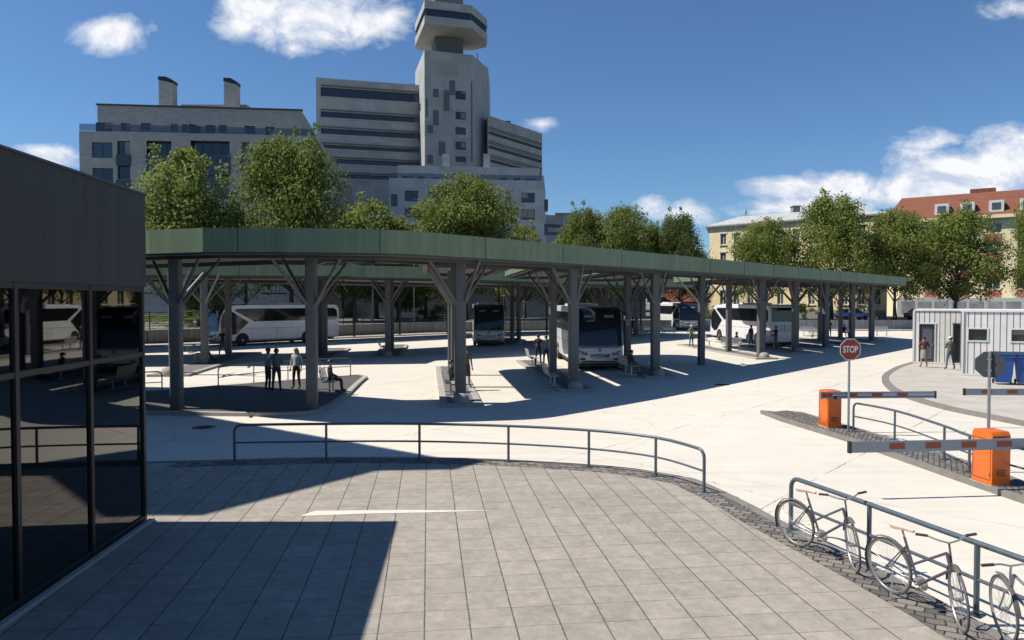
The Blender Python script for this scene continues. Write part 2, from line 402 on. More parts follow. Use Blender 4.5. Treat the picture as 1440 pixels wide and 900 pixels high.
M['winglb'] = mat('grey_window_glass', (.06, .075, .09), .15, spec=.8, var=.4, vs=.5)
M['boomline'] = mat('bright_boom_groove', (.62, .64, .66), .35, metal=.3)
M['shopglass'] = mat('pale_shop_glass', (.27, .29, .31), .2, var=.4, vs=.4)
M['blind'] = mat('window_blind', (.26, .25, .23), .6)
M['wingl2'] = mat('bluish_window_glass', (.035, .055, .085), .1, spec=.8)
M['frame'] = mat('pale_window_frame', (.6, .6, .57), .6)
M['framed'] = mat('dark_window_frame', (.05, .055, .06), .6)
M['rooftile'] = mk_brick('red_roof_tiles', (.21, .07, .035), .35, .3, .6, .03)
M['roofgrey'] = mat('pale_grey_roof_sheet', (.42, .42, .4), .7, var=.2, vs=1, streak=.2)
M['bark'] = mat('grey_brown_bark', (.09, .075, .06), .95, var=.3, vs=3, bump=1, bs=14)
M['barkp'] = mat('mottled_pale_bark', (.22, .2, .16), .95, var=.4, vs=2.5, bump=.8, bs=10)
def mk_leaf(name, c, c2):
    m = mat(name, c, .65, spec=.15); N, L, b = nodes(m)
    g = N.new('ShaderNodeNewGeometry')
    n = noise(N, L, g.outputs['Position'], 1.6, 3)
    rc = N.new('ShaderNodeMath'); rc.operation = 'MULTIPLY_ADD'; L.new(g.outputs['Random Per Island'], rc.inputs[0]); rc.inputs[1].default_value = .7
    L.new(mth(N, L, 'MULTIPLY', n, .5), rc.inputs[2])
    col = mixc(N, L, rc.outputs[0], c, c2)
    L.new(col, b.inputs['Base Color'])
    out = N['Material Output']; tl = N.new('ShaderNodeBsdfTranslucent'); L.new(col, tl.inputs[0])
    mx = N.new('ShaderNodeMixShader'); mx.inputs[0].default_value = .38; L.new(b.outputs[0], mx.inputs[1]); L.new(tl.outputs[0], mx.inputs[2]); L.new(mx.outputs[0], out.inputs[0])
    return m
M['leafA'] = mk_leaf('mid_green_leaves', (.135, .18, .034), (.215, .255, .068))
M['leafB'] = mk_leaf('yellow_green_leaves', (.16, .205, .04), (.27, .31, .09))
M['leafC'] = mk_leaf('dark_green_leaves', (.07, .105, .024), (.13, .17, .045))
SKY_STR = 0.066; CLD = 11; SKY_TINT = (.75, 1.0, 1.22); EXPO = 0.45
# ================================================================ ground, paving, kerbs
def sheet(name, pts, z, m, drop=None):
    mb = MB()
    n = len(pts)
    if drop is None and name == 'pavement':
        bm = bmesh.new(); vs = [bm.verts.new((p[0], p[1], z)) for p in pts]
        es = [bm.edges.new((vs[i], vs[(i + 1) % n])) for i in range(n)]
        bmesh.ops.triangle_fill(bm, edges=es, use_beauty=True, normal=(0, 0, 1))
        me = bpy.data.meshes.new(name); bm.to_mesh(me); bm.free(); me.materials.append(m)
        o = link(bpy.data.objects.new(name, me)); tag(o, kind='structure'); return o
    if drop is None:
        a = sum(pts[i][0] * pts[(i + 1) % n][1] - pts[(i + 1) % n][0] * pts[i][1] for i in range(n))
        if a < 0: pts = pts[::-1]
        mb.add([(p[0], p[1], z) for p in pts], [tuple(range(n))])
    else:
        mb.prism(list(pts), drop, z)
    o = mb.build(name, m); tag(o, kind='structure'); return o
def smooth_line(P, n=6):
    out = []
    for i in range(len(P) - 1):
        p0 = Vector(P[max(i - 1, 0)]); p1 = Vector(P[i]); p2 = Vector(P[i + 1]); p3 = Vector(P[min(i + 2, len(P) - 1)])
        for k in range(n):
            t = k / n
            out.append(tuple(.5 * ((2 * p1) + (p2 - p0) * t + (2 * p0 - 5 * p1 + 4 * p2 - p3) * t * t + (3 * p1 - p0 - 3 * p2 + p3) * t ** 3)))
    out.append(tuple(P[-1])); return out
def offset(P, d):          # positive = to the right of travel
    out = []
    for i in range(len(P)):
        a = Vector(P[max(i - 1, 0)]); b = Vector(P[min(i + 1, len(P) - 1)]); t = (b - a).normalized()
        out.append((P[i][0] + t.y * d, P[i][1] - t.x * d))
    return out
big = 900
sheet('ground', [(-big, -big), (big, -big), (big, big), (-big, big)], -.03, M['terrace'])
# far retaining wall line and street terrace (1.2 m up)
TZ = 1.2
WL = [(-90, 30), (-46, 52), (-31, 62), (-10, 84), (14, 94), (52, 94), (64, 70), (95, 40)]
sheet('yard', [(-95, -40), (95, -40)] + WL[::-1], 0.0, M['yard'])
sheet('street_terrace', WL + [(400, 40), (800, 800), (-800, 800), (-400, 30)], TZ, M['terrace'])
sheet('street', [(-60, 76), (-28, 100), (14, 106), (80, 106), (80, 114), (14, 114), (-34, 109), (-66, 84)], TZ + .012, M['road'])
mb = MB()
for i in range(len(WL) - 1):
    a = Vector(WL[i]); b = Vector(WL[i + 1]); d = (b - a).normalized(); nrm = Vector((d.y, -d.x))
    mb.prism([tuple(a), tuple(b), tuple(b + nrm * .35), tuple(a + nrm * .35)], 0, TZ + .08)
w = mb.build('retaining_wall', M['wall']); tag(w, 'long low grey concrete retaining wall closing the far side of the bus yard', 'wall')
mb = MB()
fp = [Vector(p) for p in WL[1:6]]
off = []
for i, p in enumerate(fp):
    d = (fp[min(i + 1, len(fp) - 1)] - fp[max(i - 1, 0)]).normalized(); off.append(p + Vector((d.y, -d.x)) * 3.0)
inner = [p + (fp[i] - off[i]) * .12 + (off[i] - fp[i]) * .12 for i, p in enumerate(fp)]
mb.prism([tuple(p) for p in fp] + [tuple(p) for p in off[::-1]], 0, .13)
o = mb.build('far_pavement', M['kerbl']); tag(o, kind='structure')
# foreground pavement: kerb, cobble strip, slabs
KP = [(60, 656), (150, 652.5), (210, 649), (330, 646), (440, 643.2), (540, 642.6), (640, 643.7), (717, 646.3), (828, 653), (880, 657.5), (919, 663), (960, 670), (991, 678.5), (1060, 711), (1089, 727), (1240, 802), (1389, 880), (1440, 908)]
K0 = [G(x, y, .12) for x, y in KP]
e = Vector(K0[-1]) - Vector(K0[-2]); K0 += [tuple(Vector(K0[-1]) + e.normalized() * q) for q in (.7, 1.6, 2.8, 4.2, 5.8)]
K0 = smooth_line(K0, 5)
K1 = offset(K0, .19); K2 = offset(K0, .66)
def band(name, A, B, z, z0, m):
    mb = MB(); n = len(A)
    mb.add([(p[0], p[1], z) for p in A] + [(p[0], p[1], z) for p in B] + [(p[0], p[1], z0) for p in A],
           [(i, n + i, n + i + 1, i + 1) for i in range(n - 1)] + [(i + 1, 2 * n + i + 1, 2 * n + i, i) for i in range(n - 1)])
    o = mb.build(name, m); return tag(o, kind='structure')
band('pavement_kerb', K0, K1, .125, 0, M['kerb'])
# kerb joints
# split cobble strip starts at x~245 px
ci = min(range(len(K0)), key=lambda i: abs(K0[i][0] - G(250, 648, .12)[0]) + abs(K0[i][1] - G(250, 648, .12)[1]))
band('cobble_strip', K1[ci:], K2[ci:], .122, .0, M['cobble'])
end = K1[-1]
poly = K1 + [(end[0], -30), (-60, -30), (-60, K1[0][1])]
sheet('pavement', poly, .118, M['tiles'])
# pale sliver of bare cement on the slabs
sl = [G(x, y, .118) for x, y in ((421, 726), (443, 718.5), (560, 717.3), (700, 718.2), (600, 721), (520, 722.5))]
M['cement'] = mat('pale_bare_cement', (.62, .58, .5), .8, var=.06, vs=6)
sheet('cement_patch', sl, .1225, M['cement'])
# manhole covers
for px, py, r in ((286, 601, .33), (1015, 541, .34)):
    mx_, my_ = G(px, py, 0); mb = MB(); mb.lathe([(r, 0), (r, .006), (r - .03, .007), (r - .035, .003), (.02, .004)], (mx_, my_, .001), 28)
    for k in range(5): mb.box((mx_, my_ + (k - 2) * .1, .0075), (.42 - abs(k - 2) * .08, .03, .006))
    o = mb.build('manhole_cover', M['blacksteel']); tag(o, 'round iron manhole cover in the shaded yard left of the long railing' if px < 500 else 'round iron manhole cover in the shade before the canopy, right of centre', 'manhole')
# raised islands
def island(name, outline, top, km, z=.12, kw=.2):
    P = [Vector(p) for p in outline]; n = len(P)
    a = sum(P[i].x * P[(i + 1) % n].y - P[(i + 1) % n].x * P[i].y for i in range(n))
    if a < 0: P = P[::-1]
    inn = []
    for i in range(n):
        d1 = (P[i] - P[i - 1]).normalized(); d2 = (P[(i + 1) % n] - P[i]).normalized()
        n1 = Vector((-d1.y, d1.x)); n2 = Vector((-d2.y, d2.x)); bn = (n1 + n2); bn = bn / max(bn.length, .3)
        inn.append(P[i] + bn * kw / max(bn.dot(n1), .5))
    mb = MB()
    mb.add([(p.x, p.y, 0) for p in P] + [(p.x, p.y, z) for p in P] + [(p.x, p.y, z) for p in inn] + [(p.x, p.y, z - .012) for p in inn],
           [(i, (i + 1) % n, n + (i + 1) % n, n + i) for i in range(n)] + [(n + i, n + (i + 1) % n, 2 * n + (i + 1) % n, 2 * n + i) for i in range(n)] +
           [(2 * n + i, 2 * n + (i + 1) % n, 3 * n + (i + 1) % n, 3 * n + i) for i in range(n)], 0)
    mb.add([(p.x, p.y, z - .012) for p in inn], [tuple(range(n))], 1)
    o = mb.build(name, [km, top]); return tag(o, kind='structure')
# barrier island
bi = [(8.25, 24.2)] + [G(x, y, .12) for x, y in ((1090, 578.5), (1105, 577), (1130, 579.5), (1155, 587), (1252, 615), (1373, 651), (1440, 676))] + [(10.3, 12.5), (9.6, 12.0)] + [G(x, y, 0) for x, y in ((1440, 709), (1373, 686), (1193, 622), (1100, 593.5))]
island('barrier_island', bi, M['cobble2'], M['kerb'], .12, .12)
# service pavement round the cabin
sp = [G(x, y, .1) for x, y in ((1285, 508.5), (1262, 515), (1244, 525), (1240, 533), (1247, 543), (1262, 552), (1290, 562), (1333, 573.5), (1385, 584), (1440, 595), (1500, 606))]
sp = smooth_line(sp, 4)
island('service_pavement', sp + [(30, 18), (60, 30), (60, 60), (31, 50)], M['slabpale'], M['kerb'], .12, .3)
# left waiting platform
pl = smooth_line([G(x, y, .12) for x, y in ((60, 584), (208, 579), (330, 580.5), (415, 580), (445, 576), (470, 567), (490, 553), (508, 536), (517, 529))], 4)
pl += [G(x, y, .12) for x, y in ((506, 526), (470, 529), (340, 539), (208, 549), (60, 560))]
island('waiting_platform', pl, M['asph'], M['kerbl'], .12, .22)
# bus bays: x, y of the near tip centre, length
def bay_pts(x, y, ln, w=1.5):
    h = w / 2
    f = Vector((x, y)); d = Vector(GD); r = Vector(GR)
    return [tuple(f - r * h), tuple(f + r * h), tuple(f + r * h + d * ln), tuple(f - r * h + d * ln)]
BAYS = {'a': (-1.78, 25.7, 15), 'b': (2.7, 29.9, 15), 'c': (7.2, 35.2, 15), 'd': (16.3, 46.6, 15), 'e': (20.6, 51.9, 14), 'f': (24.9, 56.8, 14), 'g': (29.2, 61.6, 13), 'h': (33.2, 66.3, 12),
        'i': (-17.0, 36.0, 16), 'j': (-12.0, 43.5, 13), 'k': (-8.2, 47.9, 13), 'l': (.7, 62.5, 12), 'm': (9.6, 72, 12), 'n': (13.2, 76, 12)}
for k, (x, y, ln) in BAYS.items():
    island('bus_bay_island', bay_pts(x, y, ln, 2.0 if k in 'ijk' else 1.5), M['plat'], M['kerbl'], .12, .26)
# ================================================================ canopies
ZB, ZT = 5.24, 5.98
def edge_pt(px, py): return G(px, py, ZT)
FRONT = smooth_line([(-30, 27.5), (-17, 26.2)] + [edge_pt(210, 323.8)], 1) + [edge_pt(285, 320.3)] + smooth_line([edge_pt(400, 320.4), edge_pt(500, 322.0), edge_pt(560, 323.8), edge_pt(625, 328.7), edge_pt(766, 341)], 4)
ENDP = (37.6, 69.8)
FRONT.append(ENDP)
FD = (Vector(ENDP) - Vector(FRONT[-2])).normalized(); FN = Vector((-FD.y, FD.x))    # along the edge / inwards
def round_rect(c, d, r, w, l, rad):
    # c near-middle, d forward, r right; far corners rounded
    pts = []
    c = Vector(c); d = Vector(d); r = Vector(r)
    pts.append(c - r * w / 2); pts.append(c + r * w / 2)
    for k in range(5):
        a = k / 4 * math.pi / 2
        pts.append(c + r * (w / 2 - rad + rad * math.cos(a)) + d * (l - rad + rad * math.sin(a)))
    for k in range(5):
        a = math.pi / 2 + k / 4 * math.pi / 2
        pts.append(c + r * (-w / 2 + rad + rad * math.cos(a)) + d * (l - rad + rad * math.sin(a)))
    return [tuple(p) for p in pts]
def edge_beams(mb, pts, inset, z0, z1, wdt, close=True):
    n = len(pts); P = [Vector(p) for p in pts]
    a = sum(P[i].x * P[(i + 1) % n].y - P[(i + 1) % n].x * P[i].y for i in range(n))
    if a < 0: P = P[::-1]
    def off(dst):
        out = []
        for i in range(n):
            d1 = (P[i] - P[i - 1]).normalized(); d2 = (P[(i + 1) % n] - P[i]).normalized()
            n1 = Vector((-d1.y, d1.x)); n2 = Vector((-d2.y, d2.x)); b = n1 + n2
            b = b / max(b.length, .2); out.append(P[i] + b * dst / max(b.dot(n1), .5))
        return out
    A = off(inset); B = off(inset + wdt)
    vs = [(p.x, p.y, z) for q in (A, B) for z in (z0, z1) for p in q]
    fs = []
    for i in range(n):
        j = (i + 1) % n
        fs += [(i, j, n + j, n + i), (2 * n + j, 2 * n + i, 3 * n + i, 3 * n + j), (2 * n + i, 2 * n + j, j, i), (n + i, n + j, 3 * n + j, 3 * n + i)]
    mb.add(vs, fs)
def roof_piece(root, name, pts, dz=0.0, seam=True, z0=ZB, z1=ZT):
    mb = MB(); mb.prism(list(pts), z0 + .02 + dz, z1 + dz - .01)
    mb.m = []
    P = [Vector(p) for p in pts]; n = len(P)
    a = sum(P[i].x * P[(i + 1) % n].y - P[(i + 1) % n].x * P[i].y for i in range(n))
    mb = MB(); mb.prism(list(pts), z0 + dz, z1 + dz, mi=1, side=0)
    mb.build(name, [M['green'], M['soffit']], root)
    b = MB(); edge_beams(b, pts, .05, z0 - .07 + dz, z0 + dz - .002, .16); edge_beams(b, pts, .55, z0 - .16 + dz, z0 + dz - .002, .12)
    b.build('gutter_beam', M['beam'], root)
    if seam:
        P2 = P if a > 0 else P[::-1]; acc = 0; nxt = 1.1
        for i in range(n):
            p, q = P2[i], P2[(i + 1) % n]; L_ = (q - p).length; d = (q - p).normalized(); nn = Vector((d.y, -d.x))
            while acc + L_ > nxt:
                c = p + d * (nxt - acc) + nn * .004
                s = MB(); s.box((c.x, c.y, (z0 + z1) / 2 + dz), (.025, .012, z1 - z0), math.atan2(d.y, d.x)); s.build('panel_seam', M['seam'], root); nxt += 4.3
            acc += L_
def column(root, x, y, w=.40, z0=.12, base=True, ang=None, mt='steel', top=ZB - .02, sp=1.6, zs=3.6, sr=.056):
    sp0 = sp
    mb = MB()
    if mt == 'steel':
        # square outer faces toward the front, round behind: a rounded box section
        pts = [];  h = w / 2; rr = h * .3
        for cx, cy, a0 in ((h - rr, h - rr, 0), (-h + rr, h - rr, 90), (-h + rr, -h + rr, 180), (h - rr, -h + rr, 270)):
            for k in range(5):
                a = R(a0 + k * 22.5); pts.append((cx + rr * math.cos(a), cy + rr * math.sin(a)))
        ca, sa = math.cos(GRID), math.sin(GRID)
        pts = [(px * ca - py * sa, px * sa + py * ca) for px, py in pts]
        mb.prism(pts, 0, top - z0)
        mb.prism([(p[0] * 1.25, p[1] * 1.25) for p in pts], 0, .03)
    else:
        mb.prism([(-w / 2, -w / 2), (w / 2, -w / 2), (w / 2, w / 2), (-w / 2, w / 2)], 0, top - z0)
    col = mb.build('column', M[mt], root, smooth=True); col.location = (x, y, z0)
    for k in range(4):
        a = (ang if ang is not None else GRID + R(45)) + k * math.pi / 2
        s = MB(); d = Vector((math.cos(a), math.sin(a), 0)); sp = sp0
        if root is can1:
            best = 9
            for q in range(60):
                e = Vector((x, y)) + d.xy * (sp0 * q / 59)
                if inside_d(e) < .38: best = sp0 * q / 59; break
            sp = max(.35, min(sp0, best))
        p0 = d * (w * .42) + Vector((0, 0, zs - z0)); p1 = d * sp + Vector((0, 0, top - z0 - .02))
        s.tube([p0, p1], [sr * 1.25, sr * .9], 8)
        s.build('strut', M[mt], col, smooth=True)
    return col
def inside_d(e):
    m_ = 9
    for i in range(3, len(FRONT) - 1):
        a = Vector(FRONT[i]); b = Vector(FRONT[i + 1]); u = b - a; k = max(0, min(1, (e - a).dot(u) / u.length_squared)); c = a + u * k
        dd = (e - c).length * (1 if (e - a).dot(Vector((-u.y, u.x))) > 0 else -1)
        if abs(dd) < abs(m_): m_ = dd
    return m_
can1 = None
can1 = thing('canopy', 'long green edged bus station canopy in front, on grey columns with splayed struts', 'canopy', (0, 0, 0), group=None)
inner = []
for i, p in enumerate(FRONT):
    a = Vector(FRONT[max(i - 1, 0)]); b = Vector(FRONT[min(i + 1, len(FRONT) - 1)]); t = (b - a).normalized(); inner.append(Vector(p) + Vector((-t.y, t.x)) * (3.1 if i > 6 else 5.2))
# rear edge of the strip, thicker on the left
rear = [tuple(p) for p in inner]
roof_piece(can1, 'roof', [tuple(p) for p in FRONT] + rear[::-1])
BW = {'a': (4.0, 13.5, .45), 'b': (3.9, 14.5, .3), 'c': (4.3, 14.5, .1), 'd': (4.2, 13, .2), 'e': (3.9, 12, .1), 'f': (3.9, 12, .1), 'g': (3.9, 11.5, .1), 'h': (3.8, 9, 0)}
for i, (k, (w, l, ox)) in enumerate(BW.items()):
    x, y, _ = BAYS[k]
    # start just inside the strip, following the slanted edge
    c = Vector((x + ox, y + 1.2)); r = Vector(GR); d = Vector(GD)
    pts = round_rect(c, d, r, w, l, 1.5)
    # slide the two near corners onto a line parallel to the front edge
    P0 = Vector(FRONT[-2])
    def onto(p):
        dist = (p - P0).dot(FN); tgt = 2.7
        return p + d * ((tgt - dist) / d.dot(FN))
    pts[0] = tuple(onto(Vector(pts[0]))); pts[1] = tuple(onto(Vector(pts[1])))
    if k == 'a':
        pts[0] = tuple(c - r * w / 2 + d * 1.2); 
    roof_piece(can1, 'roof', pts, dz=-.006 - .0 * i, seam=False)
for k, (x, y, ln) in BAYS.items():
    if k in 'abcdefgh':
        for j in range(3 if k == 'a' else 2):
            d = .95 + j * 5.1
            column(can1, x + GD[0] * d, y + GD[1] * d, .41 if j == 0 else .36)
cx, cy = G(986, 513, 0); column(can1, cx, cy, .36, 0)
for px in (249, 439):
    cx, cy = G(px, 574, .12); column(can1, cx, cy, .37)
column(can1, -20.5, 28.2, .37)
can2 = thing('canopy', 'second green edged canopy beyond the sunlit bus lane, on grey columns', 'canopy', (0, 0, 0))
E2 = [(-34, 40.5), (-18.5, 42), (-9.6, 43.4), (-9.3, 45.6), (-3.6, 49.2), (5.5, 62.2), (20, 80)]
d2 = Vector((.65, .76)); n2 = Vector((-.76, .65))
R2 = [(-36, 49.5), (-18.0, 52.5), (-13.5, 55.5), (-8.3, 60.5), (-1, 70.5), (11.5, 87)]
roof_piece(can2, 'roof', E2 + R2[::-1], dz=-.02)
for k, (x, y, ln) in BAYS.items():
    if k in 'ijklmn':
        for j in range(3 if k == 'i' else 2):
            d = .95 + j * 5.1
            column(can2, x + GD[0] * d, y + GD[1] * d, .42 if k == 'i' and j == 0 else .36)
for x, y in ((-13.1, 49.8), (-4, 57), (4.2, 67), (-24.5, 46)): column(can2, x, y, .36, 0)
can3 = thing('canopy', 'slim dark canopy on black posts along the far pavement of the yard', 'canopy', (0, 0, 0))
E3 = [(-44, 50), (-29.5, 58.6), (-9.6, 79.0), (13, 90), (20, 90.5)]
R3 = [(p[0] - .9, p[1] + 2.8) for p in E3]
E3w = [(p[0] + (3.4 if i < 3 else 1.2), p[1] - (3.8 if i < 3 else 1.5)) for i, p in enumerate(E3)]  # yard edge pushed outwards so the added width shades the side-on coach
mb = MB(); mb.prism(E3w + R3[::-1], 5.3, 5.85); mb.build('roof', M['beam'], can3)
for i in range(len(E3) - 1):
    a, b = Vector(E3[i]), Vector(E3[i + 1]); n_ = max(1, round((b - a).length / 5.6))
    for k in range(n_):
        p = a.lerp(b, (k + .5) / n_) + Vector((-.4, 1.1)); dd = (b - a)
        column(can3, p.x, p.y, .2, .13, mt='blacksteel', top=5.3, sp=1.9, zs=3.6, sr=.035, ang=math.atan2(dd.y, dd.x))
# dome bollards
dm = MB(); dm.lathe([(.30, 0), (.30, .05), (.29, .12), (.26, .19), (.21, .25), (.14, .285), (.06, .30), (.01, .302)], n=20)
dome = dm.build('dome_bollard', M['dome'], smooth=True); dome.data.transform(Matrix.Scale(1.05, 4))
tag(dome, None, 'bollard', 'concrete dome bollards at the tips of the platforms'); du = [False]
DL = {'a': 'concrete dome at the foot of the front column nearest the railing, on the narrow platform with seated man in camouflage top',
      'b': 'concrete dome beside the column left of the nearest parked coach', 'c': 'concrete dome before the column right of the nearest parked coach',
      'd': 'sunlit pale concrete dome on the platform left of the coach seen from behind', 'e': 'concrete dome at platform tip by the rear of the white coach with orange tail lamp',
      'f': 'concrete dome at the first platform tip right of the coach seen from behind', 'g': 'small distant concrete dome, second last along the front row of columns', 'h': 'last distant concrete dome at the far right end of the canopy',
      'i': 'wide low dome at the platform tip beside the glass kiosk', 'k': 'dome at the tip of the platform under the second canopy, left of centre', 'l': 'dome on the platform beside the middle coach parked nose towards viewer'}
DL['a'] = 'concrete dome before the column with the seated man in the camouflage top'
for k, lb in DL.items():
    x, y, _ = BAYS[k]
    o = place(dome, du, (x + GD[0] * .42, y + GD[1] * .42, .118), 0, lb)
    if k == 'i': o.scale = (1.5, 1.2, 1.1)
# ================================================================ railings
def railing(label, pts, h=.82, z=.12, r=.028, ends=(True, True), group=None, posts=None, mat_=None, midf=.5):
    """pts = post positions (x,y); rails follow them"""
    mt = mat_ or M['rail']
    c = Vector(pts[0]); t = thing('railing', label, 'railing', (c.x, c.y, z), group=group)
    L_ = [Vector((p[0] - c.x, p[1] - c.y, 0)) for p in pts]
    top = []
    def bend(a, b):      # rounded shoulder at an end post a, heading to b
        d = (b - a).normalized(); rad = .16
        return [a + Vector((0, 0, h - rad)) + d * rad * (1 - math.cos(q)) + Vector((0, 0, rad * math.sin(q))) for q in [k * math.pi / 2 / 5 for k in range(6)]]
    path = smooth_line([(p.x, p.y) for p in L_], 4) if len(L_) > 2 else [(p.x, p.y) for p in L_]
    path = [Vector((p[0], p[1], h)) for p in path]
    s = [p for p in path]
    if ends[0]: s = [L_[0]] + bend(L_[0], L_[1]) + [p for p in s if (p - s[0]).length > .3]
    if ends[1]: 
        e = bend(L_[-1], L_[-2])[::-1]; last = path[-1]
        s = [p for p in s if (Vector((p.x, p.y, h)) - last).length > .3 or p.z < h * .5] + e + [L_[-1]]
    m1 = MB(); m1.tube(s, r, 10); m1.build('top_rail', mt, t, smooth=True)
    m2 = MB(); m2.tube([Vector((p.x, p.y, h * midf)) for p in path], r * .7, 8); m2.build('mid_rail', mt, t, smooth=True)
    for i, p in enumerate(L_):
        m4 = MB(); m4.box((p.x, p.y, .006), (r * 4.4, r * 4.4, .012), .3 * i); m4.build('base_plate', mt, t)
        if (i == 0 and ends[0]) or (i == len(L_) - 1 and ends[1]): continue
        m3 = MB(); m3.tube([p, p + Vector((0, 0, h - .005))], r * .95, 8); m3.build('post', mt, t, smooth=True)
    return t
RP = [G(x, y, .12) for x, y in ((330, 647.5), (459, 645.5), (590, 645.3), (715, 649.3), (828, 657), (922, 670), (990, 692.5))]
railing('long curved blue grey railing along the cobbled edge, between the slabs and the yard', RP, .81, r=.031)
BR = [(4.42, 11.5), (4.9, 9.95), (5.36, 8.35), (5.83, 6.8)]
railing('blue grey railing at lower right that the old bicycles lean against', BR, .84, ends=(True, False), r=.034)
railing('railing on the barrier island between the two orange cabinets', [G(1200, 604, .12), G(1258, 618, .12), G(1327.5, 645.5, .12), (9.75, 15.5), (9.95, 13.8)], .76, ends=(True, False), r=.03)
railing('thin railing behind the standing people on the left waiting platform', [G(307, 545, .12), G(357, 537.5, .12), G(405, 533.5, .12), G(450, 530, .12), G(493, 527.5, .12)], .85, r=.025)
railing('short railing piece between the glass kiosk and the first big column', [G(140, 558, .12), G(185, 555, .12), G(228, 552.5, .12)], .85, r=.025, ends=(False, True))
# ================================================================ benches
def make_bench():
    t = thing('bench', 'x', 'bench')
    s = MB()
    for k in range(7): s.box((0, -.20 + k * .07, .45), (1.55, .045, .02))
    for x in (-.5, .0, .5): s.box((x, 0, .435), (.03, .46, .02))
    s.build('seat', M['bench'], t)
    b = MB(); mt = Matrix.Rotation(R(-14), 4, 'X')
    for k in range(6): b.box((0, .27 + k * .018, .54 + k * .075), (1.55, .018, .045), M=mt)
    for x in (-.74, -.37, 0, .37, .74): b.box((x, .325, .72), (.035, .02, .48), M=mt)
    b.build('backrest', M['bench'], t)
    for x in (-.5, .5):
        l = MB(); l.box((x, 0, .22), (.06, .06, .42)); l.box((x, 0, .015), (.07, .5, .03)); l.build('leg', M['bench'], t)
    return t
bench = make_bench(); bu = [False]
BG = 'pale metal benches on the platforms'
def put_bench(px, py, side, label, off=None, z=.12):
    x, y = G(px, py, z) if off is None else off
    # side: bearing the sitter faces, degrees clockwise from away-from-viewer
    a = R(180 - side)
    return place(bench, bu, (x, y, z), a, label, BG)
BD = math.degrees(GRID)
put_bench(466, 551, 90 - BD, 'metal bench under the man in the dark vest on the left waiting platform')
put_bench(278, 508, 90 - BD, 'metal bench under the seated man in the brown jacket, far left')
put_bench(634, 553, 90 - BD, 'metal bench under the man in camouflage top behind the central column')
put_bench(777, 541, 90 - BD, 'empty metal bench on the platform left of the nearest coach, closest to viewer')
put_bench(750, 514, 90 - BD, 'empty bench left of the two men standing beside the nearest coach')
put_bench(884, 526, 90 - BD, 'bench with the seated woman in brown, right of the nearest coach')
put_bench(1030, 493, 180, 'grey slatted bench between two columns, left of the white coach seen from behind')
put_bench(1063, 488, 200, 'bench half hidden by the column at the coach seen from behind')
put_bench(1079, 490, 180, 'dark looking bench beside the man stretching out his arm')
put_bench(994, 487, 90 - BD, 'bench near the man in the white cap, half behind a round column')
put_bench(540, 496, 90 - BD, 'bench on the platform under the second canopy, left of centre')
put_bench(1240, 472, 180, 'long bench standing alone near the far right end of the canopy')
put_bench(1189, 473, 180, 'bench under the seated figure near the blue car')
put_bench(1150, 476, 180, 'first distant bench right of the coach seen from behind')
put_bench(1137, 472, 180, 'farthest small bench right of the coach seen from behind')
put_bench(895, 470, 200, 'far bench by the lone dark figure between the coaches')
put_bench(925, 470, 180, 'far bench beside the rear wheel of the most distant coach')
put_bench(941, 473, 180, 'far bench beside the front wheel of the most distant coach')
put_bench(714, 480, 200, 'bench just right of the middle coach')
put_bench(583, 467, 180, 'bench against the far wall, between the dark post and the pale trunk')
put_bench(600, 466.5, 180, 'second bench against the far wall, immediately right of another')
put_bench(488, 470, 180, 'bench at the far wall beside the mottled plane tree')
put_bench(266, 480, 180, 'bench at the far wall, left beside the dark trunk')
